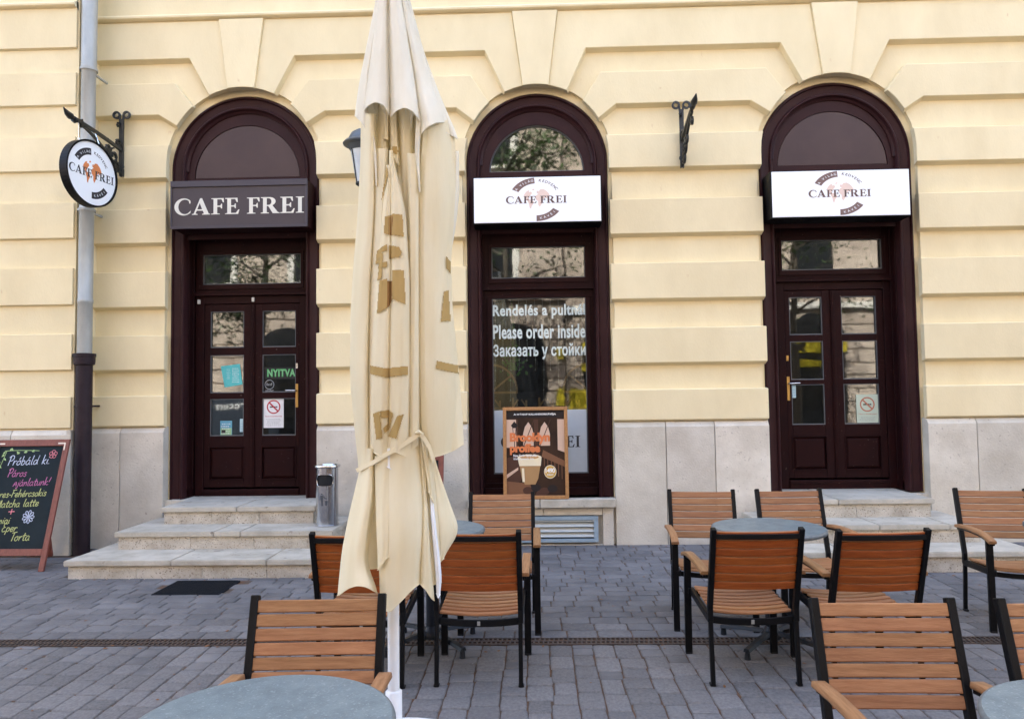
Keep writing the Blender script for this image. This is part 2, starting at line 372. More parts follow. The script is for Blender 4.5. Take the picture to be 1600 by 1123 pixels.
for L_, R_ in piers:
    for z0, z1 in BANDS:
        x0 = L_[0]+L_[1] if L_ else XL; x1 = R_[0]-R_[1] if R_ else XR
        poly = [(x0, z0), (x1, z0)]
        if z1 > ZC:
            if R_: poly += [(x1, ZC)]+[(R_[0]-sqrt(R_[1]**2-(t*.1)**2), ZC+t*.1) for t in (1, 2)]
            else: poly += [(x1, z1)]
            if L_: poly += [(L_[0]+sqrt(L_[1]**2-(t*.1)**2), ZC+t*.1) for t in (2, 1)]+[(x0, ZC)]
            else: poly += [(x0, z1)]
        else: poly += [(x1, z1), (x0, z1)]
        band('render_band', poly)
    # band that bends into the lower voussoir
    def chain(pl, pr):      # pl / pr describe the two arch sides
        return pl+pr
    lo, up_ = [], []
    if L_:
        c, h = L_; k = h/.81
        lo += [ap(c, h, .70*k), (c+.90*k, 4.635)]; 
    else: lo += [(XL, 4.635)]
    if R_:
        c, h = R_; k = h/.81
        lo += [(c-.90*k, 4.635)]+[ap(c, h, -.70*k)]+arcbetween(c, h, -.70*k, -.53*k)[1:]+[(c-.735*k, 4.98)]
    else: lo += [(XR, 4.635), (XR, 4.98)]
    if L_:
        c, h = L_; k = h/.81
        lo += [(c+.735*k, 4.98)]+arcbetween(c, h, .53*k, .70*k)[:-1]
    else: lo += [(XL, 4.98)]
    band('voussoir_band', lo)
    a = []
    if L_:
        c, h = L_; k = h/.81; a += [ap(c, h, .35*k), (c+.57*k, 5.25)]
    else: a += [(XL, 5.25)]
    if R_:
        c, h = R_; k = h/.81; a += [(c-.57*k, 5.25)]+arcbetween(c, h, -.35*k, -.147*k)+[(c-.247, 5.655)]
    else: a += [(XR, 5.25), (XR, 5.655)]
    if L_:
        c, h = L_; k = h/.81; a += [(c+.247, 5.655)]+arcbetween(c, h, .147*k, .35*k)[:-1]
    else: a += [(XL, 5.655)]
    band('voussoir_band', a)
for c, h in DOORS:
    k = h/.81
    poly = arcbetween(c, h-.008, -.145*k, .145*k)+[(c+.243, 5.66), (c-.243, 5.66)]
    MB().prism(poly, YP-.028, YR).build('keystone', cream, bld, bevel=.004)
# string course
prof = [(0, 0), (0, .012), (-.035, .016), (-.055, .032), (-.058, .05), (-.046, .066), (-.02, .078), (0, .082), (.05, .082), (.05, 0)]
m = MB(); n = len(prof)
vs = [(x, 7.75+p[0], 5.655+p[1]) for x in (-4.8, 12) for p in prof]
m.add(vs, [(i, (i+1) % n, n+(i+1) % n, n+i) for i in range(n)]+[tuple(range(n)), tuple(range(n, 2*n))]); m.build('string_course', cream, bld, smooth=40)
# risalit (projecting corner) with its own bands
XE, YF = -4.735, 7.42
BL = BANDS+[(4.64, 4.98), (5.25, 5.655)]
m = MB(); m.box(-24, XE-.05, YF+.06, 8.6, 1.285, 5.655); m.box(-24, XE, YF+.0, 8.6, 5.655, 9); m.build('projecting_wall', cream, bld)
for z0, z1 in BL:
    z0 += .0
    vs = []; fr = (-24, XE, YF, z0, z1); bk = (-24, XE-.056, YF+.065, z0-.03, z1+.012)
    MB().add([(-24, YF, z0), (XE, YF, z0), (XE, YF, z1), (-24, YF, z1), (-24, YF+.065, z0-.03), (XE-.055, YF+.065, z0-.03), (XE-.055, YF+.065, z1+.012), (-24, YF+.065, z1+.012),
              (XE, 7.80, z0), (XE, 7.80, z1), (XE-.055, 7.80, z0-.03), (XE-.055, 7.80, z1+.012)],
             [(0, 1, 2, 3), (4, 5, 1, 0), (3, 2, 6, 7), (1, 8, 9, 2), (1, 5, 10, 8), (2, 9, 11, 6), (8, 10, 11, 9)]).build('render_band', cream, bld, fixn=False)
m = MB(); vs = [(x, YF+.01+p[0], 5.655+p[1]) for x in (-24, XE) for p in prof]
m.add(vs, [(i, (i+1) % n, n+(i+1) % n, n+i) for i in range(n)]+[tuple(range(n)), tuple(range(n, 2*n))]); m.build('string_course', cream, bld, smooth=40)
# stone plinth slabs
def slab(x0, x1, y=7.74, yb=7.86, zt=1.262):
    g = .0035
    m = MB(); c = .05
    vs = []
    for x in (x0+g, x1-g):
        vs += [(x, y, 0), (x, y, zt-c), (x, y+.035, zt), (x, yb, zt), (x, yb, 0)]
    m.add(vs, [(0, 5, 6, 1), (1, 6, 7, 2), (2, 7, 8, 3), (3, 8, 9, 4), (4, 3, 2, 1, 0)[::-1], (5, 6, 7, 8, 9)[::-1]])
    return m.build('plinth_slab', plinthm, bld, bevel=.003)
for a, b in ((-4.76, -4.40), (-4.40, -3.93), (-2.30, -1.75), (-1.75, -1.2), (-1.2, -.70), (.825, 1.358), (1.358, 1.862), (1.862, 2.425), (4.035, 4.53), (4.53, 5.3), (5.3, 6.2), (6.2, 7.3), (7.3, 9)): slab(a, b)
for a, b in ((-24, -9), (-9, -7.1), (-7.1, -6.2), (-6.2, -5.34), (-5.34, -4.715)): slab(a, b, 7.40, 7.5)
m = MB(); m.box(-4.76, -4.72, 7.402, 7.74, 0, 1.262); m.box(-4.72, -4.716, 7.404, 7.738, 0, 1.25); m.build('plinth_return', plinthm, bld)
m = MB(); m.box(-4.9, -3.94, 7.80, 8.1, 0, 1.27); m.box(-2.29, -.71, 7.80, 8.1, 0, 1.27); m.box(.83, 2.43, 7.80, 8.1, 0, 1.27); m.box(4.04, 14, 7.80, 8.1, 0, 1.27); m.box(-.71, .83, 7.80, 8.3, 0, .40); m.box(-3.94, -2.29, 7.80, 8.3, 0, .49); m.box(2.43, 4.04, 7.80, 8.3, 0, .49); m.box(-24, -4.74, 7.47, 8.2, 0, 1.28)
m.build('plinth_core', plinthm, bld)
# window sill and slabs under the cafe window
for a, b in ((-.705, .04), (.046, .82)):
    MB().box(a, b, 7.665, 7.80, .395, .482).build('sill_slab', stepm, bld, bevel=.006)
for a, b, z0, z1 in ((-.70, -.52, 0, .39), (.69, .80, 0, .39), (-.516, .075, .31, .39), (.079, .686, .31, .39), (-.516, .686, 0, .012)):
    MB().box(a, b, 7.735, 7.80, z0, z1).build('plinth_slab', plinthm, bld, bevel=.003)

# ---- joinery
def joinery(c, h, dz, kind):
    R0 = h-.006; zs = 4.05; zb = .48+dz*.6
    # architrave: stepped moulding swept round the arch; (radius from outside, y)
    pr = [(0, 7.88), (0, 7.815), (.012, 7.800), (.024, 7.800), (.030, 7.822), (.036, 7.826), (.108, 7.826), (.114, 7.812), (.122, 7.803), (.134, 7.803), (.142, 7.815), (.150, 7.84), (.150, 7.94), (.10, 7.96)]
    path = [(-1, zb)]+[None]; pts = []
    for z in (zb, zs): pts.append(lambda r, z=z: (c-r, z))
    for i in range(1, 40):
        a = pi-pi*i/40; pts.append(lambda r, a=a: (c+r*cos(a), zs+r*sin(a)))
    for z in (zs, zb): pts.append(lambda r, z=z: (c+r, z))
    m = MB(); vs = []; k = len(pr)
    for p in pts:
        for q in pr:
            x, z = p(R0-q[0]); vs.append((x, q[1]+.050, z))
    fs = [(i*k+q, i*k+(q+1) % k, (i+1)*k+(q+1) % k, (i+1)*k+q) for i in range(len(pts)-1) for q in range(k)]
    fs += [tuple(range(k)), tuple((len(pts)-1)*k+q for q in range(k))]
    m.add(vs, fs); m.build('architrave', paint2, bld, smooth=35)
    # inner ring of the tympanum and its arched panel
    Ri = R0-.150; Rl = .585 if kind != 'window' else .514; zl = 3.975
    m = MB()
    outer = arc(c, zs, Ri+.01, 0, pi, 40); inner = arc(c, zl, Rl, 0, pi, 40)
    vs = [(p[0], 7.915, p[1]) for p in outer]+[(p[0], 7.915, p[1]) for p in inner]+[(p[0], 7.935 if kind != 'window' else 7.955, p[1]) for p in inner]
    k = 41; m.add(vs, [(i, i+1, k+i+1, k+i) for i in range(40)]+[(k+i, k+i+1, 2*k+i+1, 2*k+i) for i in range(40)])
    m.add([(c-Ri-.01, 7.915, zs), (c-Rl, 7.915, zl), (c+Rl, 7.915, zl), (c+Ri+.01, 7.915, zs), (c+Ri+.01, 7.915, 3.30), (c-Ri-.01, 7.915, 3.30)],
          [(0, 5, 1), (5, 4, 2, 1), (4, 3, 2)])
    m.add([(c-Rl, 7.915, zl), (c+Rl, 7.915, zl), (c+Rl, 7.955, zl), (c-Rl, 7.955, zl)], [(0, 1, 2, 3)])
    m.build('arch_board', paint2, bld, fixn=False)
    m = MB(); rr = [(Ri+.004, 7.88), (Ri+.004, 7.914), (Ri-.022, 7.914), (Ri-.022, 7.90), (Ri-.008, 7.892)]
    vs = []; kk = len(rr)
    for i in range(41):
        a = pi*i/40
        for r, y in rr: vs.append((c+r*cos(a), y, zs+r*sin(a)))
    m.add(vs, [(i*kk+q, i*kk+(q+1) % kk, (i+1)*kk+(q+1) % kk, (i+1)*kk+q) for i in range(40) for q in range(kk)])
    m.build('arch_bead', paint2, bld, smooth=35)
    if kind == 'window':
        poly = arc(c, zl, Rl+.01, 0, pi, 40)
        f = MB().prism(poly, 7.950, 7.956).build('lunette_pane', glass, bld)
        m = MB(); rr = [(Rl+.004, 7.935), (Rl-.012, 7.935), (Rl-.012, 7.96), (Rl+.004, 7.96)]
        vs = []
        for i in range(41):
            a = pi*i/40
            for r, y in rr: vs.append((c+r*cos(a), y, zl+r*sin(a)))
        m.add(vs, [(i*4+q, i*4+(q+1) % 4, (i+1)*4+(q+1) % 4, (i+1)*4+q) for i in range(40) for q in range(4)])
        m.box(c-Rl, c+Rl, 7.935, 7.96, zl-.008, zl+.012); m.build('glazing_bead', flat('grey_bead', (.11, .115, .12)), bld)
    else:
        poly = arc(c, zl+.004, Rl-.006, 0, pi, 40)
        MB().prism(poly, 7.924, 7.945).build('arch_panel', panelm, bld, bevel=.003)
    # jambs, head and soffit of the deep porch
    Yd = 8.10; j0 = Ri
    m = MB(); m.box(c-R0, c-j0, 7.95, Yd+.1, zb, 3.42); m.box(c+j0, c+R0, 7.95, Yd+.1, zb, 3.42); m.box(c-R0, c+R0, 7.93, Yd+.06, 3.36, 3.46)
    for s in (-1, 1):        # panelled jamb moulding
        x = c+s*j0; m.box(min(x, x-s*.012), max(x, x-s*.012), 7.95, 7.965, zb+.1, 3.3); m.box(min(x, x-s*.012), max(x, x-s*.012), 8.06, 8.075, zb+.1, 3.3)
    m.box(c-j0, c+j0, 7.93, 7.95, 3.345, 3.362)
    m.build('door_jamb', paint, bld, bevel=.003)
    return zb
def stile_frame(name, x0, x1, z0, z1, y, parent, wl, wr, wb, wt, d=.045, mat=paint):
    """rectangular frame of four members butted end to end"""
    m = MB(); m.box(x0, x0+wl, y, y+d, z0, z1); m.box(x1-wr, x1, y, y+d, z0, z1)
    m.box(x0+wl, x1-wr, y+.0015, y+d, z0, z0+wb); m.box(x0+wl, x1-wr, y+.0015, y+d, z1-wt, z1)
    return m.build(name, mat, parent, bevel=.004)
def panes_with_bead(parent, x0, x1, z0, z1, y, label=None):
    MB().box(x0, x1, y+.022, y+.026, z0, z1).build('pane', glass, parent)
    m = MB(); t = .012
    m.box(x0, x1, y+.004, y+.022, z0, z0+t); m.box(x0, x1, y+.004, y+.022, z1-t*.5, z1); m.box(x0, x0+t*.6, y+.004, y+.022, z0+t, z1-t*.5); m.box(x1-t*.6, x1, y+.004, y+.022, z0+t, z1-t*.5)
    m.build('glazing_bead', flat('grey_bead', (.11, .115, .12)), parent)
def door(c, dz, Y, left_handle, lab):
    """double door with transom window"""
    h = .66; zb = .48+dz*.6
    # transom
    tw = MB(); x0, x1 = c-h, c+h
    tx0, tx1 = (-3.68, -2.58) if c < 0 else (2.72, 3.798)
    z0, z1 = 2.83+dz, 3.165+dz*.9
    tw = MB(); tw.box(x0, tx0, Y, Y+.05, 2.76+dz, 3.36); tw.box(tx1, x1, Y, Y+.05, 2.76+dz, 3.36); tw.box(tx0, tx1, Y+.001, Y+.05, z1, 3.36); tw.box(tx0, tx1, Y+.001, Y+.05, 2.76+dz, z0)
    tf = tw.build('transom_frame', paint, bld, bevel=.003)
    e = .035; t2 = MB(); t2.box(tx0-e, tx1+e, Y-.012, Y, z1+.0, z1+e); t2.box(tx0-e, tx1+e, Y-.012, Y, z0-e-.02, z0); t2.box(tx0-e, tx0, Y-.012, Y, z0, z1); t2.box(tx1, tx1+e, Y-.012, Y, z0, z1)
    t2.build('sash_moulding', paint, tf, bevel=.003); panes_with_bead(tf, tx0, tx1, z0, z1, Y)
    m = MB(); m.box(c-h, c+h, Y-.045, Y+.05, 2.70+dz, 2.735+dz); m.box(c-h, c+h, Y-.02, Y+.05, 2.735+dz, 2.76+dz); m.build('transom_bar', paint, bld, bevel=.005)
    # door frame
    lx0, mid, lx1 = (-3.665, -3.118, -2.595) if c < 0 else (2.735, 3.253, 3.80)
    zt = 2.615+dz; z0d = .585+dz*.9
    m = MB(); m.box(c-h, lx0, Y, Y+.05, zb, 2.70+dz); m.box(lx1, c+h, Y, Y+.05, zb, 2.70+dz); m.box(lx0, lx1, Y+.001, Y+.05, zt, 2.70+dz)
    m.box(lx0-.0, lx1+.0, Y-.012, Y+.05, zb, z0d-.02); m.box(lx0, lx1, Y-.022, Y-.012, z0d-.06, z0d-.02)
    m.build('door_frame', paint, bld, bevel=.003)
    rows = [(2.125, 2.53), (1.622, 2.043), (1.147, 1.557)] if c < 0 else [(2.17, 2.583), (1.682, 2.10), (1.197, 1.632)]
    cols = [(-3.597, -3.222), (-3.012, -2.640)] if c < 0 else [(2.79, 3.142), (3.349, 3.722)]
    pz = (.675+dz, 1.02+dz)
    for k, (a, b) in enumerate(((lx0+.004, mid-.004), (mid+.004, lx1-.004))):
        gx0, gx1 = cols[k]; m = MB(); y = Y+.012
        m.box(a, gx0, y, y+.045, z0d, zt-.006); m.box(gx1, b, y, y+.045, z0d, zt-.006)
        zs_ = [z0d]+[pz[0], pz[1]]+[v for r in rows[::-1] for v in r]+[zt-.006]
        for i in range(0, len(zs_)-1, 2): m.box(gx0, gx1, y+.001, y+.045, zs_[i], zs_[i+1])
        leaf = m.build('door_leaf', paint, bld, bevel=.003)
        for z0_, z1_ in rows:
            panes_with_bead(leaf, gx0, gx1, z0_, z1_, y)
        m = MB(); i_ = .03
        m.prism([(gx0+i_, pz[0]+i_), (gx1-i_, pz[0]+i_), (gx1-i_, pz[1]-i_), (gx0+i_, pz[1]-i_)], y+.002, y+.02, [(gx0+.004, pz[0]+.004), (gx1-.004, pz[0]+.004), (gx1-.004, pz[1]-.004), (gx0+.004, pz[1]-.004)])
        m.build('raised_panel', paint, leaf, bevel=.002)
        fr = MB(); t = .012
        fr.box(gx0-t, gx1+t, y-.01, y, pz[0]-t, pz[0]); fr.box(gx0-t, gx1+t, y-.01, y, pz[1], pz[1]+t); fr.box(gx0-t, gx0, y-.01, y, pz[0], pz[1]); fr.box(gx1, gx1+t, y-.01, y, pz[0], pz[1])
        fr.build('panel_moulding', paint, leaf, bevel=.002)
        if (k == 0) == left_handle:
            hx = (lx0+.02) if left_handle else (lx1-.03); s = 1 if left_handle else -1; hz = 1.585 if c < 0 else 1.59
            m = MB(); m.box(hx-.016, hx+.016, y-.006, y, hz-.13, hz+.13); m.build('handle_plate', brass, leaf, bevel=.004)
            m = MB(); m.tube([(hx, y-.004, hz+.055), (hx, y-.045, hz+.055), (hx+s*.012, y-.052, hz+.055), (hx+s*.11, y-.052, hz+.058)], .0085, 8); m.build('handle', chrome, leaf, smooth=50)
            m = MB(); m.box(hx-.014, hx+.012, y-.005, y, hz+.30, hz+.36); m.build('lock_plate', chrome if c < 0 else brass, leaf, bevel=.003)
    m = MB(); m.box(mid-.022, mid+.022, Y-.008, Y+.012, z0d, zt-.006); m.box(mid-.008, mid+.008, Y-.016, Y-.008, z0d+.01, zt-.02); m.build('meeting_stile', paint, bld, bevel=.003)
joinery(DOORS[0][0], DOORS[0][1], 0, 'door'); door(-3.10, 0, 8.10, False, 'left')
joinery(DOORS[2][0], DOORS[2][1], .045, 'door'); door(3.24, .045, 8.10, True, 'right')
zb = joinery(DOORS[1][0], DOORS[1][1], 0, 'window')
Y = 8.03; x0, x1 = .06-.61, .06+.61
m = MB(); gx0, gx1 = -.448, .572
m.box(x0, gx0, Y, Y+.05, .48, 3.36); m.box(gx1, x1, Y, Y+.05, .48, 3.36); m.box(gx0, gx1, Y+.001, Y+.05, 3.175, 3.36); m.box(gx0, gx1, Y+.001, Y+.05, 2.615, 2.83); m.box(gx0, gx1, Y+.001, Y+.05, .48, .71)
wf = m.build('window_frame', paint, bld, bevel=.003)
m = MB(); m.box(x0, x1, Y-.045, Y, 2.70, 2.735); m.box(x0, x1, Y-.02, Y, 2.735, 2.76)
for a, b, c_, d in ((gx0-.035, gx1+.035, 3.175, 3.21), (gx0-.035, gx1+.035, 2.78, 2.83), (gx0-.035, gx0, 2.83, 3.175), (gx1, gx1+.035, 2.83, 3.175)): m.box(a, b, Y-.012, Y, c_, d)
m.build('sash_moulding', paint, wf, bevel=.003)
m = MB()
for a, b, c_, d in ((x0+.03, x1-.03, 2.615, 2.64), (x0+.03, x1-.03, .67, .71), (x0+.05, gx0, .71, 2.615), (gx1, x1-.05, .71, 2.615), (x0, x1, .60, .615)): m.box(a, b, Y-.014, Y, c_, d)
m.build('casement_moulding', paint, wf, bevel=.003)
m = MB(); m.box(x0, x1, Y-.03, Y, .48, .56); m.build('bottom_rail', paint, wf, bevel=.004)
panes_with_bead(wf, gx0, gx1, 2.83, 3.175, Y); panes_with_bead(wf, gx0, gx1, .71, 2.615, Y)
film = flat('frosted_film', (.50, .54, .57), .45)
MB().box(gx0+.01, gx1-.01, Y+.0195, Y+.0215, .722, 1.395).build('frosted_film', film, wf)
letm = flat('mint_vinyl', (.66, .74, .70), .5)
for s, z0, z1, kf in (('Rendelés a pultnál', 2.385, 2.545, 0), ('Please order inside', 2.170, 2.325, 0), ('Заказать у стойки', 1.945, 2.115, 0)):
    d = fit(text(s, .028, 1.06), gx0+.006, gx1-.006, z0, z1)
    MB().mapped(d, lambda x, z: (x, Y+.019, z)).build('window_lettering', letm, wf)
# vent grille in the plinth
m = MB(); vx0, vx1, vz0, vz1 = -.50, .64, .035, .30
m.box(vx0, vx1, 7.715, 7.76, vz1-.04, vz1); m.box(vx0, vx1, 7.715, 7.76, vz0, vz0+.035); m.box(vx0, vx0+.045, 7.716, 7.76, vz0+.035, vz1-.04); m.box(vx1-.045, vx1, 7.716, 7.76, vz0+.035, vz1-.04)
vent = m.build('vent_frame', ventm, bld, bevel=.003)
for i in range(4):
    z = vz0+.055+i*.052
    MB().add([(vx0+.045, 7.722, z), (vx1-.045, 7.722, z), (vx1-.045, 7.765, z+.045), (vx0+.045, 7.765, z+.045), (vx0+.045, 7.728, z-.004), (vx1-.045, 7.728, z-.004), (vx1-.045, 7.771, z+.041), (vx0+.045, 7.771, z+.041)],
             [(0, 1, 2, 3), (4, 7, 6, 5), (0, 4, 5, 1), (1, 5, 6, 2), (2, 6, 7, 3), (3, 7, 4, 0)]).build('vent_slat', flat('pale_slat', (.5, .52, .50)), vent)
MB().box(vx0+.04, vx1-.04, 7.775, 7.79, vz0, vz1).build('vent_backing', darkhole, vent)
# bits of hardware on the frames
m = MB(); m.box(-3.735, -3.705, 8.075, 8.10, 2.615, 2.665); m.box(-3.125, -3.095, 8.075, 8.10, 2.63, 2.68); m.build('door_sensor', flat('ivory_plastic', (.6, .58, .52)), bld, bevel=.004)

# ============================================================ STEPS
def steps(name, label, levels):
    t = thing(name, label, 'steps', (sum(levels[0][:2])/2, 7.0, 0))
    for (x0, x1, y, z, yb, joints) in levels:
        th = .048
        xs = [x0]+joints+[x1]
        for a, b in zip(xs, xs[1:]):
            MB().box(a+.0015, b-.0015, y, yb, z-th, z).build('tread_slab', stepm, t, bevel=.007, seg=2)
        inn = .028; k = max(1, round((x1-x0)/.6)); j2 = [x0+inn+(x1-x0-2*inn)*i/k+(random.uniform(-.06, .06) if 0 < i < k else 0) for i in range(k+1)]
        for a, b in zip(j2, j2[1:]):
            MB().box(a+.001, b-.001, y+inn, yb-.001, (z-.18) if z > .2 else -.01, z-th-.001).build('riser_slab', riserm, t, bevel=.003)
    return t
steps('stone_steps', 'three worn limestone steps up to the left door, beside the waste bin', [
    (-3.715, -2.165, 7.26, .492, 8.14, [-2.95]), (-3.945, -1.885, 6.86, .325, 7.70, [-3.0, -2.75]), (-4.135, -1.66, 6.41, .16, 7.72, [-3.18, -2.34])])
steps('stone_steps', 'pale limestone steps up to the right door, behind the chairs', [
    (2.36, 3.835, 7.28, .51, 8.14, [2.92]), (2.10, 4.06, 6.88, .335, 7.70, [3.12, 3.75]), (1.90, 4.29, 6.50, .17, 7.72, [2.66, 3.21])])
# ============================================================ GROUND
g = MB(); g.box(-60, 60, -60, 40, -.5, -.030); prop(g.build('ground', streetm), kind='structure')
pav = thing('pavement', None, None, (0, 4, 0)); prop(pav, kind='structure')
MB().box(-12, 12, -1, 7.9, -.029, -.0085).build('joint_bed', jointm, pav)
rng = random.Random(3)
def paver_mesh(k):
    """worn concrete paver, 1 x 1 footprint, rounded shoulders"""
    r = random.Random(k); v = []; f = []; n = 12
    base = []
    for i in range(n):
        side, t = divmod(i, 3); t /= 3
        c4 = [(-.5, -.5), (.5, -.5), (.5, .5), (-.5, .5)]; a, b = c4[side], c4[(side+1) % 4]
        p = [a[0]+(b[0]-a[0])*t, a[1]+(b[1]-a[1])*t]
        if t == 0: p = [p[0]*.96, p[1]*.97]
        base.append((p[0]+r.uniform(-.012, .012), p[1]+r.uniform(-.012, .012)))
    for (s, z) in ((1, -.02), (1, -.007), (.965, -.0015), (.90, 0)):
        for x, y in base: v.append((x*s, y*s, z+(r.uniform(-.001, .0006) if z > -.006 else 0)))
    for q in range(3):
        for i in range(n): f.append((q*n+i, q*n+(i+1) % n, (q+1)*n+(i+1) % n, (q+1)*n+i))
    f.append(tuple(range(3*n, 4*n)))
    return v, f
PM = [paver_mesh(k) for k in range(10)]; PME = []
for v, f in PM:
    me = bpy.data.meshes.new('paver'); me.from_pydata(v, [], f); me.materials.append(paverm); me.polygons.foreach_set('use_smooth', [True]*len(me.polygons)); me.set_sharp_from_angle(angle=radians(50)); PME.append(me)
cells = []
# before the drain: columns running towards the wall
x = -7.5; colk = 0; wob = lambda k, y: .011*noise.noise(Vector((k*3.7, y*2.6, 0)))*2+.004*sin(y*1.7)
while x < 8.5:
    wd = rng.uniform(.126, .152); colk += 1; y = 1.2+rng.uniform(0, .15); slope = .0
    ph_ = rng.uniform(0, 6)
    while y < 4.69:
        ln = rng.choice((.12, .15, .17, .19, .20, .21))
        if y+ln > 4.66: ln = 4.692-y
        yc = y+ln/2; xa, xb = x+wob(colk, yc), x+wd+wob(colk+1, yc); cells.append(((xa+xb)/2, yc, xb-xa, ln)); y += ln
    x += wd
# beyond the drain: rows parallel to the wall
y = 4.832; rowi = 0
while y < 7.74:
    dp = rng.uniform(.125, .150); 
    if rowi == 0: dp = .15
    x = -8.5+rng.uniform(0, .2)
    while x < 9:
        ln = rng.choice((.13, .17, .20, .22, .24)); cells.append((x+ln/2, y+dp/2+rng.uniform(-.003, .003), ln, dp)); x += ln
    y += dp; rowi += 1
def hidden(cx, cy_):
    return (-4.1 < cx < -1.7 and cy_ > 6.45) or (1.95 < cx < 4.25 and cy_ > 6.55) or (cx < -4.75 and cy_ > 7.38) or (-3.09 < cx < -2.53 and 5.90 < cy_ < 6.34)
def inview(cx, cy_):
    d = cy_; return d > 3.45 and abs(cx+d*.03) < d*.70
cells = [c for c in cells if not hidden(c[0], c[1])]
vis = sorted([c for c in cells if inview(c[0], c[1])], key=lambda c: -c[2]*c[3]/c[1]**3)
near = set(vis[:300]); nst = 0; st = MB(); gapw = .0046
for c in cells:
    cx, cy_, a, b = c; k = rng.randrange(10); z = rng.uniform(-.0022, .0015)+.0*cy_; rot = rng.uniform(-.012, .012)
    flip = rng.choice((1, -1))
    if c in near:
        o = link('paver', PME[k], pav, (cx, cy_-4, z), (rng.uniform(-.008, .008), rng.uniform(-.008, .008), rot)); o.scale = (flip*(a-gapw), flip*(b-gapw), 1)
    else:
        v, f = PM[k]; tx, ty = rng.uniform(-.008, .008), rng.uniform(-.008, .008)
        st.add([(cx+flip*(p[0]*(a-gapw)), cy_+flip*(p[1]*(b-gapw)), z+p[2]+p[0]*a*tx+p[1]*b*ty) for p in v], f)
o = st.build('paver_field', paverstuff, pav, smooth=50, fixn=False); prop(o, kind='stuff')
# drain channel with slotted grating
dr = thing('drain_channel', 'long rusty slotted drain grating running across the paving', 'drain', (0, 4.762, 0))
MB().box(-8, 9, 4.70, 4.825, -.03, -.014).build('channel', darkhole, dr)
m = MB(); m.box(-8, 9, 4.698, 4.708, -.02, .001); m.box(-8, 9, 4.816, 4.826, -.02, .001); m.box(-8, 9, 4.756, 4.768, -.02, 0)
x = -6
while x < 6.5:
    m.box(x, x+.011, 4.708, 4.756, -.014, -.0005); m.box(x+.008, x+.019, 4.768, 4.816, -.014, -.0005); x += .030
prop(m.build('grating', gratem, dr), kind='stuff')
mt = thing('scraper_mat', 'black rubber mat let into the paving before the left steps', 'mat', (-2.81, 6.12, 0))
MB().box(-3.085, -2.535, 5.90, 6.335, -.02, .006).build('mat_base', matrub, mt, bevel=.003)
m = MB()
for i in range(42): m.box(-3.07, -2.55, 5.915+i*.0098, 5.919+i*.0098, .006, .0105)
m.build('ribs', matrub, mt)
# dead leaves / litter on the paving
lv = flat('dead_leaf', (.20, .085, .030), .8)
lm = []
for k in range(3):
    r = random.Random(k); me = bpy.data.meshes.new('dead_leaf')
    me.from_pydata([(-.02, 0, .001), (-.007, .009, .004), (.008, .008, .002), (.022, 0, .005), (.008, -.008, .003), (-.008, -.009, .002), (0, 0, .007)], [], [(6, 0, 1), (6, 1, 2), (6, 2, 3), (6, 3, 4), (6, 4, 5), (6, 5, 0)]); me.materials.append(lv); lm.append(me)
m = MB(); rl = random.Random(5)
for i in range(260):
    y = rl.uniform(3.5, 7.7); x = rl.uniform(-4.6, 4.8); a = rl.uniform(0, 6); s = rl.uniform(.3, .95)
    if rl.random() < .45: y = rl.choice((7.66, 7.70, 6.38, 4.69))+rl.uniform(-.05, .03)
    v = [(p.co.x*s, p.co.y*s, p.co.z*s) for p in lm[0].vertices]
    m.add([(x+p[0]*cos(a)-p[1]*sin(a), y+p[0]*sin(a)+p[1]*cos(a), p[2]+.001) for p in v], [tuple(q.vertices) for q in lm[0].polygons])
o = m.build('leaf_litter', lv, None, fixn=False); prop(o, 'tiny brown dead leaves and grit scattered over the paving joints', 'litter', kind='stuff')

# ============================================================ DRAINPIPE
dp = thing('drainpipe', 'galvanised downpipe with a dark cast iron lower length, in the wall corner', 'drainpipe', (-4.62, 7.47, 0))
px, py = -4.628, 7.47
MB().lathe([(.071, 2.03), (.071, 2.56), (.0745, 2.565), (.0745, 2.60), (.0705, 2.605), (.0705, 3.5), (.074, 3.505), (.074, 3.55), (.070, 3.555), (.070, 5.0), (.078, 5.01), (.078, 5.05), (.075, 5.06), (.075, 8.5)], (px, py, 0), 28).build('zinc_pipe', zinc, dp, smooth=50)
MB().lathe([(.079, 0), (.079, 1.92), (.098, 1.93), (.102, 1.96), (.102, 2.005), (.108, 2.01), (.108, 2.04), (.07, 2.045)], (px, py, 0), 28).build('cast_pipe', castm, dp, smooth=50)
for z in (1.5, 3.53, 5.02):
    m = MB(); m.lathe([(.083, z-.012), (.086, z-.012), (.086, z+.012), (.083, z+.012)], (px, py, 0), 28, caps=False); m.box(px-.01, px+.01, py+.08, 7.80, z-.01, z+.01); m.build('pipe_clip', zinc if z > 2 else castm, dp)

# ============================================================ SIGNS
def sign_box(name, label, cat, x0, x1, z0, z1, y, face, frame, tilt=0.):
    t = thing(name, label, cat, ((x0+x1)/2, y, z0))
    MB().box(x0, x1, y+.012, 7.86, z0, z1).build('casing', frame, t, bevel=.004)
    MB().box(x0+.012, x1-.012, y, y+.012, z0+.012, z1-.012).build('sign_face', face, t, bevel=.002)
    return t
lt = sign_box('fascia_sign', 'dark purple grey box sign reading CAFE FREI in pale serif capitals above the left door', 'sign', -3.802, -2.352, 3.35, 3.852, 7.60, signbrown, paint)
m = MB(); m.box(-3.806, -2.348, 7.585, 7.60, 3.79, 3.855); m.box(-3.806, -2.348, 7.588, 7.60, 3.346, 3.375); m.box(-2.372, -2.348, 7.588, 7.60, 3.375, 3.79); m.box(-3.806, -3.790, 7.588, 7.60, 3.375, 3.79); m.build('trim', M('sign_trim', (.050, .042, .055), .4, vs=5, spec=.4), lt, bevel=.003)
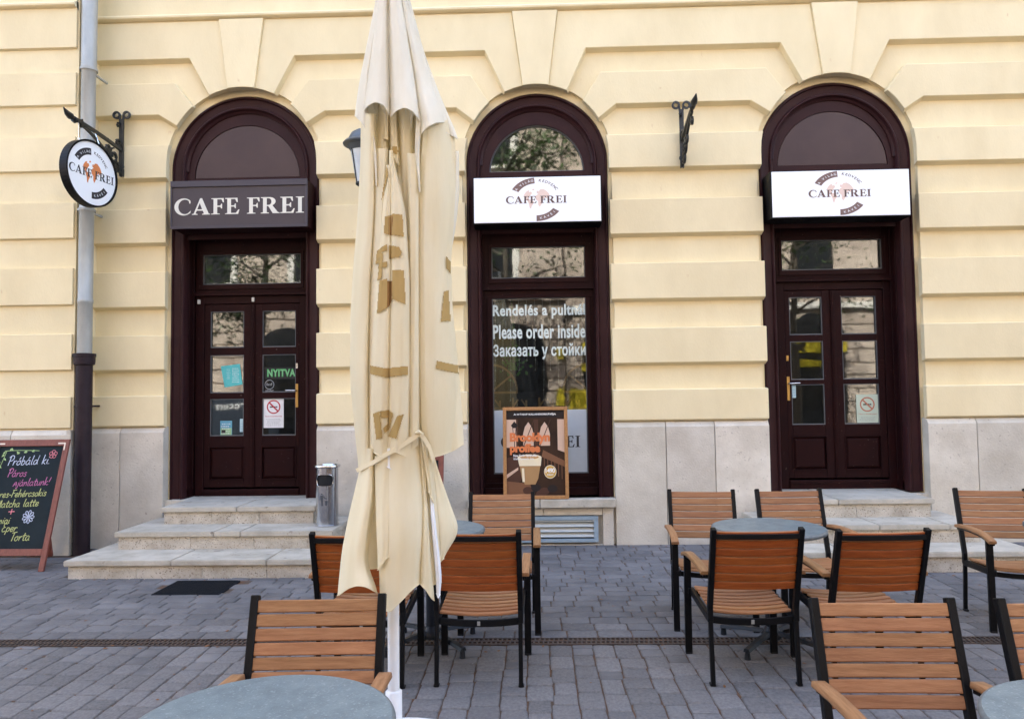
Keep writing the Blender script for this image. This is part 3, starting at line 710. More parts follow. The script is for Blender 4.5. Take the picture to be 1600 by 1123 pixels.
MB().mapped(fit(serif('CAFE FREI', .055), -3.765, -2.385, 3.490, 3.672), lambda x, z: (x, 7.596, z)).build('lettering', flat('ivory_letters', (.76, .74, .64)), lt)
brownink = flat('brown_ink', (.135, .080, .068)); peach = flat('peach_ink', (.80, .62, .52)); orange = flat('orange_ink', (.72, .24, .08)); darkink = flat('black_ink', (.03, .026, .028)); lightbrown = flat('light_brown_ink', (.20, .125, .105))
CONT = [[(-.62,.42),(-.52,.56),(-.38,.62),(-.40,.50),(-.28,.52),(-.22,.40),(-.30,.30),(-.36,.20),(-.44,.10),(-.40,-.02),(-.26,-.06),(-.14,-.18),(-.18,-.34),(-.26,-.48),(-.30,-.68),(-.38,-.60),(-.40,-.36),(-.48,-.16),(-.54,-.02),(-.60,.16),(-.70,.26)],
        [(-.24,.66),(-.12,.72),(-.08,.64),(-.20,.58)],
        [(.02,.52),(.12,.60),(.10,.48),(.22,.66),(.40,.68),(.56,.56),(.68,.40),(.76,.20),(.66,.16),(.58,.02),(.50,.12),(.40,-.02),(.34,.12),(.30,-.10),(.34,-.24),(.26,-.42),(.18,-.56),(.10,-.40),(.10,-.16),(-.02,-.04),(-.06,.14),(.02,.28),(.12,.34),(.02,.40)]]
def wheel(word, cx, cz, r, a0, a1, size, bold=.02, inward=True):
    """letters set one by one along an arc, from angle a0 to a1 (degrees)"""
    out = ([], []); n = len(word)
    for i, ch in enumerate(word):
        if ch == ' ': continue
        d = text(ch, bold); b = bbox(d); a = radians(a0+(a1-a0)*i/max(1, n-1)); cc = (b[0]+b[1])/2
        s = size/.73; k = len(out[0]); sg = 1 if inward else -1
        for x, y in d[0]:
            u = (x-cc)*s; w_ = (y-.36)*s*sg
            rr = r+w_
            out[0].append((cx+cos(a)*rr+sin(a)*u*sg, cz+sin(a)*rr-cos(a)*u*sg))
        out[1].extend(tuple(q+k for q in f) for f in d[1])
    return out
def logo(t, cx, cz, R, P0, ink, mapc, seg, wtxt, wide=1.0, xs=1.0):
    """round emblem: two arc labels, ring of letters, world map and the name across it. P(x,z,layer) -> point"""
    P = lambda x, z, l: P0(cx+(x-cx)*xs, z, l)
    wide = wide/xs
    for cont in CONT:
        MB().mapped(fill([[(cx+x*R*.82, cz+z*R*.82+.02*R) for x, z in cont]]), lambda x, z: P(x, z, 1)).build('map_print', mapc, t)
    for (a0, a1, tx, t0, t1, inw) in ((94, 152, 'A VILÁG', 147, 100, True), (270, 326, 'KÁVÉI', 281, 318, False)):
        MB().mapped(fill([arcpts(cx, cz, R*1.24, R*1.24, a0, a1, 16)+arcpts(cx, cz, R*.91, R*.91, a1, a0, 16)]), lambda x, z: P(x, z, 1.2)).build('arc_label', seg, t)
        MB().mapped(wheel(tx, cx, cz, R*1.075, t0, t1, R*.125, .0, inw), lambda x, z: P(x, z, 2.4)).build('lettering', wtxt, t)
    MB().mapped(wheel('KEDVENC', cx, cz, R*1.09, 80, 33, R*.145, .02), lambda x, z: P(x, z, 1.2)).build('lettering', ink, t)
    MB().mapped(fit(serif('CAFE FREI'), cx-R*1.50*wide, cx+R*1.50*wide, cz-R*.23, cz+R*.20), lambda x, z: P(x, z, 3.0)).build('lettering', ink, t)
for nm, lab, x0, x1, lx in (('lightbox_sign', 'white rectangular cafe sign with round brown emblem above the middle window', -.612, .730, .05), ('lightbox_sign', 'white rectangular cafe sign with round brown emblem above the right door', 2.467, 3.885, 3.165)):
    t = sign_box(nm, lab, 'sign', x0, x1, 3.335, 3.832, 7.60, whitesign, blackm)
    logo(t, lx, 3.585, .185, lambda x, z, l: (x, 7.600-.0007*l, z), brownink, peach, lightbrown, whitesign, wide=1.14, xs=1.24)

def curl(cx, cz, r0, turns, a0, sgn=1, n=26):
    return [(cx+(r0*(1-.72*i/n))*cos(a0+sgn*turns*2*pi*i/n), cz+(r0*(1-.72*i/n))*sin(a0+sgn*turns*2*pi*i/n)) for i in range(n+1)]
def wall_bracket(name, label, X, zt, L, rise=.11):
    """wrought iron bracket: wall plate with two scrolls, arm straight out to -y, brace and scrollwork"""
    t = thing(name, label, 'wall bracket', (X, 7.74, zt-.7))
    y = 7.705; m = MB()
    for s in (-1, 1):
        m.sweep([(X+s*.013, y, zt-.66), (X+s*.012, y, zt-.3), (X+s*.014, y, zt-.1), (X+s*.022, y, zt-.05)]+[(X+s*(.055+.033*cos(a)), y, zt-.035+.033*sin(a)) for a in [pi-2*pi*.92*i/14 for i in range(15)]], [(-.010, -.010), (.010, -.010), (.010, .010), (-.010, .010)])
    m.box(X-.012, X+.012, y-.006, 7.74, zt-.62, zt-.08)
    m.tube([(X+.026*cos(a), y, zt-.60+.026*sin(a)) for a in [2*pi*i/14 for i in range(14)]], .009, 6, closed=True)
    m.box(X-.018, X-.006, y-.005, 7.74, zt-.70, zt-.62); m.box(X+.006, X+.018, y-.005, 7.74, zt-.70, zt-.62)
    m.build('wall_plate', ironm, t, smooth=40)
    z0 = zt-.42; ty, tz = 7.74-L, z0+rise
    m = MB(); pts = [(X, 7.72-L*i/12, z0+rise*(i/12)**.9+.012*sin(i/12*pi)) for i in range(13)]
    m.sweep(pts, [(-.015, -.015), (.015, -.015), (.015, .015), (-.015, .015)])
    m.lathe([(.016, -.016), (.019, 0), (.016, .016)], (X, 7.72-L*.3, pts[4][2]), 10)
    m.build('arm', ironm, t, smooth=40)
    m = MB(); m.tube([(X, ty+.06, tz-.005), (X, ty+.02, tz), (X, ty-.03, tz+.012), (X, ty-.055, tz+.026), (X, ty-.085, tz+.045)], [.016, .034, .026, .016, .005], 10)
    m.tube([(X, ty+.10, tz-.015), (X, ty+.07, tz-.008)], [.030, .030], 10); m.build('finial', ironm, t, smooth=50)
    m = MB()
    br = [(X, 7.72-L*(1-i/16)**1.0*.80, z0-.26*(i/16)**1.7+rise*.75*(1-i/16)-.01) for i in range(17)]
    m.sweep(br, [(-.013, -.009), (.013, -.009), (.013, .009), (-.013, .009)])
    for cy_, cz, r0, a0, sg in ((7.72-.16, z0-.11, .085, pi*.5, 1), (7.72-.10, z0-.20, .06, -pi*.3, -1), (7.72-.075, z0+.06, .05, -pi*.5, 1), (7.72-L*.76, z0+.03, .04, pi*.5, 1), (7.72-.26, z0-.055, .045, 0, -1)):
        m.sweep([(X, p[0], p[1]) for p in curl(cy_, cz, r0, 1.35, a0, sg)], [(-.013, -.009), (.013, -.009), (.013, .009), (-.013, .009)])
    m.sweep([(X-.018, 7.70, zt-.13), (X-.018, 7.665, zt-.13), (X-.018, 7.655, zt-.155), (X-.018, 7.675, zt-.175)], [(-.012, -.005), (.012, -.005), (.012, .005), (-.012, .005)])
    m.build('scrollwork', ironm, t, smooth=40)
    return t, (ty, tz)
wall_bracket('iron_bracket', 'empty black wrought iron bracket on the pier between window and right door', 1.59, 4.62, .66, .17)
b1, tip = wall_bracket('iron_bracket', 'black wrought iron bracket carrying the round sign beside the drainpipe', -4.405, 4.66, .93, .04)
# round hanging sign
SX, SY, SZ, SR = -4.375, 7.10, 3.80, .325
t = thing('hanging_sign', 'round white sign with black rim and orange world map hanging from the iron bracket', 'sign', (SX, SY, SZ))
th = radians(-68)        # direction of the sign's plane: u axis runs along it
nrm = Vector((cos(radians(-11)), sin(radians(-11)), 0)); uu = Vector((-nrm.y, nrm.x, 0)).normalized()   # u to the right as seen from the face
C0 = Vector((SX, SY, SZ))
def disc(r0, r1, d0, d1, n=56):
    m = MB(); vs = []
    for r, d in ((r0, d0), (r1, d0), (r1, d1), (r0, d1)):
        vs += [C0+nrm*d+(uu*cos(2*pi*i/n)+Vector((0, 0, 1))*sin(2*pi*i/n))*r for i in range(n)]
    fs = [(q*n+i, q*n+(i+1) % n, ((q+1) % 4)*n+(i+1) % n, ((q+1) % 4)*n+i) for q in range(4) for i in range(n)]
    return m.add(vs, fs)
m = MB(); n = 56; vs = []
for r, d in ((0, .028), (SR-.012, .028), (SR-.012, -.028), (0, -.028)):
    vs += [C0+nrm*d+(uu*cos(2*pi*i/n)+Vector((0, 0, 1))*sin(2*pi*i/n))*max(r, .001) for i in range(n)]
m.add(vs, [(q*n+i, q*n+(i+1) % n, (q+1)*n+(i+1) % n, (q+1)*n+i) for q in range(3) for i in range(n)])
m.build('sign_disc', whitesign, t)
disc(SR-.013, SR+.004, -.042, .042).build('rim', blackm, t)
logo(t, 0, 0, .200, lambda x, z, l: C0+uu*x+Vector((0, 0, z))+nrm*(.028+.0006*l), darkink, orange, darkink, whitesign, wide=.95)
m = MB()
for s in (-.14, .14):
    p = C0+uu*s+Vector((0, 0, sqrt(SR*SR-s*s))); m.tube([p, (-4.405, p.y, tip[1]-.02)], .005, 6); m.tube([p-Vector((0, 0, .01)), p+Vector((0, 0, .02))], .012, 8)
m.build('suspension_rod', chrome, t, smooth=50)
# wall lantern behind the parasol
LX, LY = -1.665, 7.16
t = thing('wall_lantern', 'old grey wall lantern with tapered frosted glass, half hidden by the parasol', 'lantern', (LX, LY, 3.66))
m = MB(); m.lathe([(.01, 4.29), (.05, 4.275), (.11, 4.235), (.135, 4.185), (.138, 4.165), (.175, 4.15), (.192, 4.13), (.186, 4.118), (.15, 4.11), (.12, 4.06), (.02, 4.06)], (LX, LY, -.075), 28); m.build('cap', M('lantern_grey', (.10, .115, .125), .45, .3, vs=9), t, smooth=35)
MB().lathe([(.115, 4.06), (.062, 3.74)], (LX, LY, -.075), 24, caps=False).build('glass_shade', lampglass, t, smooth=50)
m = MB()
for i in range(4):
    a = pi/4+pi/2*i; m.tube([(LX+.122*cos(a), LY+.122*sin(a), 3.995), (LX+.066*cos(a), LY+.066*sin(a), 3.66)], .006, 6)
m.lathe([(.068, 3.745), (.068, 3.725), (.03, 3.70), (.018, 3.66), (.022, 3.64), (.006, 3.62)], (LX, LY, -.075), 16)
m.sweep([(LX, LY, 3.62), (LX, LY+.12, 3.52), (LX, LY+.32, 3.56), (LX, LY+.50, 3.78), (LX, 7.80, 3.9)], [(-.012, -.012), (.012, -.012), (.012, .012), (-.012, .012)]); m.box(LX-.03, LX+.03, 7.70, 7.82, 3.6, 4.1)
m.build('cage_and_arm', ironm, t, smooth=40)

# ============================================================ WASTE BIN
BX, BY, BZ = -2.02, 7.16, .325
t = thing('waste_bin', 'polished steel cylindrical waste bin standing on the middle step', 'waste bin', (BX, BY, BZ))
m = MB(); seg = 64; R_ = .106; zs = [0, .10, .20, .30, .385, .41, .44, .47, .495, .53, .565]; vs = []
for z in zs: vs += [(BX+R_*cos(2*pi*i/seg), BY+R_*sin(2*pi*i/seg), BZ+z) for i in range(seg)]
fs = []
for j in range(len(zs)-1):
    for i in range(seg):
        a = (2*pi*(i+.5)/seg-1.5*pi)      # 0 = towards the camera
        a = (a+pi) % (2*pi)-pi
        hw = (.085, .095, .095, .085)[j-4]/R_ if 4 <= j <= 7 else 0
        if 4 <= j <= 7 and abs(a) < hw: continue
        fs.append((j*seg+i, j*seg+(i+1) % seg, (j+1)*seg+(i+1) % seg, (j+1)*seg+i))
m.add(vs, fs); body = m.build('bin_body', steelm, t, smooth=50, fixn=False)
m = MB(); m.lathe([(.095, .30), (.095, .56)], (BX, BY, BZ), 32); m.build('inner_liner', darkhole, t)
m = MB(); m.lathe([(.108, .555), (.124, .560), (.126, .575), (.122, .583), (.10, .583), (.09, .57)], (BX, BY, BZ), 48); m.build('rim', steelm, t, smooth=40)
m = MB(); m.lathe([(.108, .0), (.111, .002), (.111, .014), (.107, .016)], (BX, BY, BZ), 48); m.build('foot_ring', steelm, t, smooth=40)
lp = [(-.088, .44)]+[(-.088+.035*(1-cos(a)), .44+.055*sin(a)) for a in (.5, 1., 1.57)]+[(.053+.035*sin(a), .44+.055*cos(a)) for a in (0, .5, 1., 1.57)]+[(.053+.035*cos(a), .44-.055*sin(a)) for a in (.5, 1., 1.57)]+[(-.053-.035*sin(a), .44-.055*cos(a)) for a in (0, .5, 1.)]
m = MB(); m.tube([(BX+(R_+.001)*sin(p[0]/R_), BY-(R_+.001)*cos(p[0]/R_), BZ+p[1]) for p in lp], .004, 6, closed=True); m.build('slot_rim', steelm, t, smooth=60)
pk = flat('pictogram', (.06, .065, .075))
def cyl(x, z): return (BX+(R_+.0012)*sin(x/R_), BY-(R_+.0012)*cos(x/R_), BZ+z)
fig = [[(-.028,.318),(-.016,.318),(-.016,.306),(-.028,.306)], [(-.038,.30),(-.010,.30),(.016,.272),(.012,.264),(-.010,.282),(-.010,.20),(-.018,.20),(-.020,.245),(-.026,.20),(-.034,.20),(-.030,.285),(-.040,.25),(-.046,.252)], [(.006,.25),(.034,.25),(.030,.205),(.010,.205)], [(.014,.272),(.020,.276),(.026,.268),(.020,.264)]]
m = MB()
for f_ in fig: m.mapped(fill([f_]), cyl)
m.build('pictogram', pk, t)

# ============================================================ CHALKBOARDS
def stroke(m, pts, r, P):
    n = len(pts); out = []
    for i in range(n-1):
        p0, p1, p2, p3 = pts[max(0, i-1)], pts[i], pts[i+1], pts[min(n-1, i+2)]
        for k in range(4):
            t_ = k/4; out.append(tuple(.5*(2*p1[q]+(p2[q]-p0[q])*t_+(2*p0[q]-5*p1[q]+4*p2[q]-p3[q])*t_*t_+(3*p1[q]-p0[q]-3*p2[q]+p3[q])*t_**3) for q in (0, 1)))
    out.append(pts[-1])
    for a, b in zip(out, out[1:]):
        d = hypot(b[0]-a[0], b[1]-a[1])
        if d < 1e-6: continue
        nx, ny = -(b[1]-a[1])/d*r, (b[0]-a[0])/d*r; ex, ey = (b[0]-a[0])/d*r*.4, (b[1]-a[1])/d*r*.4
        m.mapped(([(a[0]+nx-ex, a[1]+ny-ey), (a[0]-nx-ex, a[1]-ny-ey), (b[0]-nx+ex, b[1]-ny+ey), (b[0]+nx+ex, b[1]+ny+ey)], [(0, 1, 2, 3)]), P)
H = {  # hand-drawn letters: strokes in a box about .6 wide, x-height .5, cap height 1
 'a': ([[(.42,.42),(.25,.5),(.06,.32),(.08,.08),(.25,.0),(.42,.2),(.44,.48),(.44,.1),(.56,.02)]], .6),
 'b': ([[(.08,.95),(.08,.3),(.10,.02),(.32,.02),(.44,.24),(.30,.46),(.10,.36)]], .55), 'c': ([[(.42,.40),(.26,.5),(.08,.3),(.12,.05),(.30,.0),(.46,.12)]], .52),
 'd': ([[(.42,.40),(.22,.48),(.06,.26),(.14,.02),(.36,.08),(.46,.5),(.50,.98),(.46,.3),(.54,.02)]], .62), 'e': ([[(.10,.22),(.38,.30),(.36,.48),(.16,.46),(.06,.2),(.20,.0),(.46,.12)]], .52),
 'f': ([[(.48,.88),(.34,1.),(.24,.8),(.20,.3),(.14,-.25)], [(.04,.45),(.44,.5)]], .46), 'h': ([[(.08,1.),(.06,.0),(.10,.3),(.30,.48),(.40,.3),(.42,.0)]], .54),
 'i': ([[(.12,.48),(.10,.1),(.22,.02)], [(.16,.68),(.18,.72)]], .28), 'j': ([[(.16,.46),(.14,-.1),(.02,-.3),(-.06,-.2)], [(.2,.66),(.22,.70)]], .30),
 'k': ([[(.08,1.),(.06,.0)], [(.38,.50),(.10,.24),(.26,.12),(.44,.0)]], .50), 'l': ([[(.14,.98),(.10,.3),(.14,.02),(.26,.04)]], .30),
 'n': ([[(.06,.48),(.06,.0),(.10,.3),(.30,.48),(.38,.3),(.40,.02)]], .52), 'm': ([[(.06,.48),(.06,.0),(.10,.3),(.24,.48),(.30,.2),(.30,.02),(.36,.34),(.50,.48),(.56,.2),(.58,.0)]], .68),
 'o': ([[(.28,.48),(.08,.34),(.08,.08),(.28,.0),(.44,.2),(.38,.42),(.26,.48),(.46,.44)]], .54), 'p': ([[(.10,.48),(.06,-.35)], [(.08,.34),(.28,.5),(.44,.3),(.32,.04),(.10,.06)]], .54),
 'r': ([[(.08,.48),(.08,.0),(.12,.28),(.26,.46),(.40,.42)]], .44), 's': ([[(.38,.42),(.20,.5),(.12,.34),(.34,.2),(.28,.0),(.06,.04)]], .46),
 't': ([[(.20,.82),(.16,.2),(.22,.0),(.36,.06)], [(.02,.52),(.40,.58)]], .42), 'u': ([[(.06,.48),(.08,.1),(.22,.0),(.38,.14),(.42,.48),(.42,.1),(.52,.02)]], .56),
 'P': ([[(.12,.95),(.08,.0)], [(-.04,.85),(.20,1.06),(.46,.98),(.50,.66),(.30,.48),(.12,.48)]], .58), 'A': ([[(.02,.0),(.12,.36),(.30,.50),(.40,.30),(.44,.0)], [(.10,.2),(.40,.22)]], .54),
 'E': ([[(.48,.92),(.22,.98),(.10,.76),(.24,.56),(.38,.54),(.16,.46),(.06,.2),(.20,.0),(.48,.08)]], .56), 'F': ([[(.14,.95),(.08,.0)], [(.02,.92),(.52,.98)], [(.10,.5),(.42,.54)]], .52),
 'M': ([[(.02,.0),(.14,.9),(.30,.3),(.48,.92),(.56,.0)]], .68), 'T': ([[(.02,.88),(.58,.98)], [(.30,.92),(.24,.0)]], .52), '0': ([[(.28,.9),(.08,.6),(.12,.1),(.32,.0),(.46,.4),(.42,.8),(.26,.92)]], .56),
 '!': ([[(.22,.95),(.10,.40)], [(.06,.10),(.02,.02)]], .3), '.': ([[(.06,.04),(.10,.02)]], .2), '-': ([[(.04,.28),(.30,.30)]], .38), '+': ([[(.25,.55),(.23,.0)], [(.02,.27),(.48,.30)]], .6), ',': ([[(.1,.04),(.04,-.1)]], .2)}
ACC = {'á': 'a', 'ó': 'o', 'é': 'e'}
def scribble(m, s, x, z, size, P, wd=.0050, slant=.18, rise=0.):
    r = random.Random(s); x0 = x
    for ch in s:
        if ch == ' ': x += size*.42; continue
        b = ACC.get(ch, ch); st, adv = H[b]
        for q in st:
            pts = [(x+(p[0]+p[1]*slant)*size*.95, z+(x-x0)*rise+p[1]*size+r.uniform(-.012, .012)*size) for p in q]; stroke(m, pts, wd, P)
        if ch in ACC: stroke(m, [(x+size*.30, z+(x-x0)*rise+.62*size), (x+size*.42, z+(x-x0)*rise+.82*size)], wd, P)
        x += adv*size*.95
    return x
def aboard(name, label, xr, wd, ytop, ybot, ht, writing, yb2=None):
    t = thing(name, label, 'chalkboard', (xr-wd/2, ybot, 0)); sl = (ytop-ybot)/ht
    def Q(x, z, d=0.): return (x, ybot+z*sl-d, z)
    def beam(m, xa, xb, za, zb, d0, d1):
        vs = [Q(x, z, d) for z in (za, zb) for d in (d0, d1) for x in (xa, xb)]
        m.add(vs, [(0, 1, 3, 2), (4, 6, 7, 5), (0, 4, 5, 1), (2, 3, 7, 6), (0, 2, 6, 4), (1, 5, 7, 3)])
    xl = xr-wd; sw = .052
    for a, b in ((xl, xl+sw), (xr-sw, xr)):
        m = MB(); beam(m, a, b, 0, ht, 0, .026); m.build('side_post', redwood, t, bevel=.004)
    m = MB(); beam(m, xl+sw, xr-sw, ht-.062, ht, .001, .025); m.build('top_rail', redwood, t, bevel=.004)
    m = MB(); beam(m, xl+sw, xr-sw, .135, .195, .001, .025); m.build('bottom_rail', redwood, t, bevel=.004)
    m = MB(); beam(m, xl+sw-.004, xr-sw+.004, .19, ht-.055, .004, .012); board = m.build('slate', chalkb, t)
    m = MB(); bk = (yb2 or ytop+.30)
    for a in (xl+.20, xr-.36):
        m = MB(); m.bar((a, bk, .01), (a, ytop+.02, ht-.03), .045, .022, (0, 1, 0)); m.build('rear_leg', redwood, t)
    if writing:
        m = MB(); P = lambda x, z: Q(x, z, .0275); L_ = .075
        for s, xx in ((1, xl+.03), (-1, xr-.03)):
            m.mapped(([(xx, ht-.03), (xx+s*L_, ht-.03), (xx+s*L_, ht-.043), (xx+s*.013, ht-.043), (xx+s*.013, ht-.10), (xx, ht-.10)], [tuple(range(6))]), P)
        m.build('corner_mark', flat('worn_corner', (.72, .62, .50)), t)
    return t, (lambda x, z: Q(x, z, .0138))
t, P = aboard('chalkboard', 'red framed A-board with coloured chalk handwriting and flowers beside the drainpipe', -4.515, .735, 7.10, 6.74, 1.185, True, 7.36)
W_ = {'w': flat('white_chalk', (.55, .60, .72)), 'p': flat('pink_chalk', (.50, .15, .31)), 'y': flat('yellow_chalk', (.50, .53, .20)), 'g': flat('green_chalk', (.36, .50, .20)), 'r': flat('red_chalk', (.68, .22, .25))}
bx = -5.323                 # left edge of the slate; its visible part starts about -5.16
for s, x, z, sz, c_ in (('Próbáld ki.', -5.085, .945, .086, 'w'), ('Páros', -5.06, .838, .074, 'p'), ('Ajánlatunk!', -4.985, .752, .072, 'p'), ('Epres-Fehércsokis', -5.165, .648, .067, 'y'), ('Matcha latte', -5.10, .560, .070, 'y'), ('liforniai', -5.17, .412, .066, 'y'), ('Eper', -5.00, .345, .074, 'y'), ('Torta', -4.90, .265, .078, 'y'), ('2690.-', -5.27, .275, .070, 'p')):
    m = MB(); 
    if s == '2690.-': s = '0.-'; x = -5.16
    scribble(m, s, x, z, sz, P, .0037, rise=.03); m.build('chalk_writing', W_[c_], t)
m = MB(); stroke(m, [(-4.945, .50), (-4.942, .545)], .004, P); stroke(m, [(-4.97, .522), (-4.915, .524)], .004, P); m.build('chalk_writing', W_['r'], t)
m = MB()
for i in range(9):
    a = 2*pi*i/9; c0 = (-4.77, .475); d = .055
    stroke(m, [c0, (c0[0]+d*cos(a-.25)*.8, c0[1]+d*sin(a-.25)*.8), (c0[0]+d*cos(a), c0[1]+d*sin(a)*1.05), (c0[0]+d*cos(a+.25)*.8, c0[1]+d*sin(a+.25)*.8), c0], .0034, P)
m.build('chalk_flower', W_['w'], t)
m = MB()
for i in range(5):
    a = 2*pi*i/5+.3; c0 = (-4.655, 1.045); stroke(m, [(c0[0]+.022*cos(a)+.017*cos(b), c0[1]+.022*sin(a)+.017*sin(b)) for b in [2*pi*k/6 for k in range(7)]], .0028, P)
m.build('chalk_flower', W_['r'], t)
m = MB(); rr = random.Random(2)
def leafc(m, x, z, a, l=.032):
    m.mapped(([(x, z), (x+l*.5*cos(a+.5), z+l*.5*sin(a+.5)), (x+l*cos(a), z+l*sin(a)), (x+l*.5*cos(a-.5), z+l*.5*sin(a-.5))], [(0, 1, 2, 3)]), P)
for i in range(9): leafc(m, -5.13+i*.036, 1.075+.010*sin(i), rr.uniform(-.9, .9) if i % 2 else rr.uniform(2.4, 4), .036)
for i in range(9): leafc(m, -5.135-i*.009+.01*sin(i*2), 1.05-i*.035, -1.57+(1 if i % 2 else -1)*.8, .038)
stroke(m, [(-5.14, 1.08), (-5.0, 1.085), (-4.80, 1.08)], .0025, P); stroke(m, [(-5.12, 1.08), (-5.15, .95), (-5.20, .78)], .0025, P); m.build('chalk_garland', W_['g'], t)
t, P = aboard('chalkboard', 'red framed A-board leaning by the window, almost wholly hidden behind the parasol', -.905, .55, 7.36, 7.16, .985, False, 7.60)

# ============================================================ FRAMED COFFEE POSTER ON THE SILL
t = thing('framed_poster', 'oak framed brown poster of an iced coffee glass leaning in the middle window', 'poster', (.005, 7.70, .482))
pb, ptp, zb_, zt_ = 7.695, 7.775, .486, 1.432; px0, px1 = -.333, .342
def PQ(x, z, d=0.): return (x, pb+(z-zb_)/(zt_-zb_)*(ptp-pb)-d, z)
def pbeam(xa, xb, za, zb2, d0, d1, name, mat):
    vs = [PQ(x, z, d) for z in (za, zb2) for d in (d0, d1) for x in (xa, xb)]
    return MB().add(vs, [(0, 1, 3, 2), (4, 6, 7, 5), (0, 4, 5, 1), (2, 3, 7, 6), (0, 2, 6, 4), (1, 5, 7, 3)]).build(name, mat, t, bevel=.003)
fw_ = .036
pbeam(px0, px0+fw_, zb_, zt_, 0, .028, 'frame_member', oakm); pbeam(px1-fw_, px1, zb_, zt_, 0, .028, 'frame_member', oakm)
pbeam(px0+fw_, px1-fw_, zb_, zb_+fw_, 0.001, .027, 'frame_member', oakm); pbeam(px0+fw_, px1-fw_, zt_-fw_, zt_, 0.001, .027, 'frame_member', oakm)
ax, bx_, az, bz = px0+fw_-.002, px1-fw_+.002, zb_+fw_-.002, zt_-fw_+.002
pbeam(ax, bx_, az, bz, .002, .010, 'sheet', M('poster_brown', (.050, .027, .017), .35, vs=6, col2=(.028, .016, .012), spec=.08))
def art(name, loops, mat, layer, raw=None):
    """loops in 0..1 poster units"""
    d = raw or fill([[(u, v) for u, v in lp] for lp in loops])
    return MB().mapped(d, lambda u, v: PQ(ax+(bx_-ax)*u, az+(bz-az)*v, .0102+.0006*layer)).build(name, mat, t)
dk = flat('ink_dark', (.030, .024, .022), .5, .06); pc = flat('ink_peach', (.62, .42, .30), .5, .06); tan = flat('ink_tan', (.20, .095, .05), .5, .06); rust = flat('ink_rust', (.085, .042, .028), .5, .06); wh = flat('ink_white', (.82, .80, .76), .5, .06)
foam = flat('ink_foam', (.80, .68, .46), .5, .06); caramel = flat('ink_caramel', (.52, .27, .08), .5, .06); latte = flat('ink_latte', (.40, .23, .10), .5, .06); gold = flat('ink_gold', (.60, .36, .08), .5, .06); orr = flat('ink_orange', (.66, .20, .075), .5, .06)
art('print', [[(0, .91), (1, .91), (1, 1), (0, 1)]], dk, 1)
art('print', [[(0, .56), (.17, .56), (.17, .89), (0, .89)]], pc, 1); art('print', [[(.88, .53), (1, .50), (1, .89), (.88, .89)]], pc, 1)
for cx_ in (.38, .66):
    art('print', [[(cx_-.09, .58), (cx_+.09, .58), (cx_+.09, .72), (cx_+.06, .80), (cx_, .86), (cx_-.06, .80), (cx_-.09, .72)]], pc, 1)
    art('print', [[(cx_-.10, .56), (cx_-.085, .56), (cx_+.11, .89), (cx_+.095, .89)]], rust, 2)
art('print', [[(.17, .54), (.20, .54), (.20, .89), (.17, .89)]], rust, 1); art('print', [[(.48, .50), (.55, .50), (.55, .89), (.48, .89)]], rust, 2)
art('print', [[(.60, .45), (.63, .53), (1, .40), (1, .33)]], tan, 2)
for k in range(6): u = .64+k*.06; art('print', [[(u, .34-.03*k), (u+.012, .34-.03*k), (u+.012, .49-.022*k), (u, .49-.022*k)]], tan, 1)
art('print', [[(0, .44), (.50, .50), (.58, .50), (.44, .30), (.0, .02)]], rust, 1); art('print', [[(0, .20), (.20, .30), (.20, .33), (0, .245)]], pc, 2)
art('print', [[(0, 0), (.44, 0), (.40, .14), (0, .17)]], tan, 2)
art('print', [[(.12, .70), (.16, .70), (.175, .80), (.20, .82), (.14, .87), (.08, .82), (.105, .80)]], dk, 2); art('print', [[(.125, .73), (.155, .73), (.162, .79), (.118, .79)]], pc, 3); art('print', [[(.134, .56), (.146, .56), (.146, .70), (.134, .70)]], dk, 2)
art('coffee_glass', [[(.22, .36), (.58, .36), (.54, .20), (.49, .13), (.31, .13), (.26, .20)]], latte, 3)
art('coffee_glass', [[(.19, .44), (.60, .44), (.585, .345), (.22, .345)]], foam, 4); art('coffee_glass', [arcpts(.395, .445, .205, .035, 0, 360, 24)], foam, 5); art('coffee_glass', [arcpts(.395, .447, .16, .022, 0, 360, 20)], caramel, 6)
art('coffee_glass', [[(.27, .16), (.31, .16), (.30, .32), (.26, .32)]], foam, 4.5); art('coffee_glass', [[(.42, .46), (.44, .46), (.52, .56), (.505, .56)]], tan, 6.5)
for k, (u, v) in enumerate(((.36, .06), (.50, .09), (.64, .05), (.78, .08), (.58, .02))): art('print', [arcpts(u, v, .085, .045, 0, 360, 14)], dk if k % 2 else rust, 2.5+.2*k)
art('price_badge', [arcpts(.745, .275, .105, .078, 0, 360, 28)], foam, 5); art('price_badge', [arcpts(.745, .275, .095, .070, 0, 360, 28)], gold, 6)
art('lettering', None, wh, 8, fit(text('1490', .03, .9), .665, .825, .262, .318)); art('lettering', None, wh, 8, fit(text('FORINT', .03), .69, .80, .232, .250))
art('lettering', None, wh, 3, fit(text('A HÓNAP KALANDORKÁVÉJA', .04, 1.05), .13, .86, .935, .968))
art('lettering', None, orr, 7, fit(text('Brooklyn', .05, .95), .06, .75, .60, .735)); art('lettering', None, orr, 7, fit(text('proffee', .05, .95), .06, .58, .475, .605))
art('lettering', None, wh, 7, fit(text('New York-i karamellás', .02), .12, .52, .452, .482)); art('lettering', None, wh, 7, fit(text('ízhatású presszós latte', .02), .12, .47, .412, .442))
MB().box(-.62, -.57, 7.70, 7.75, .482, .535).build('block', flat('white_block', (.7, .68, .62)), t) if False else None
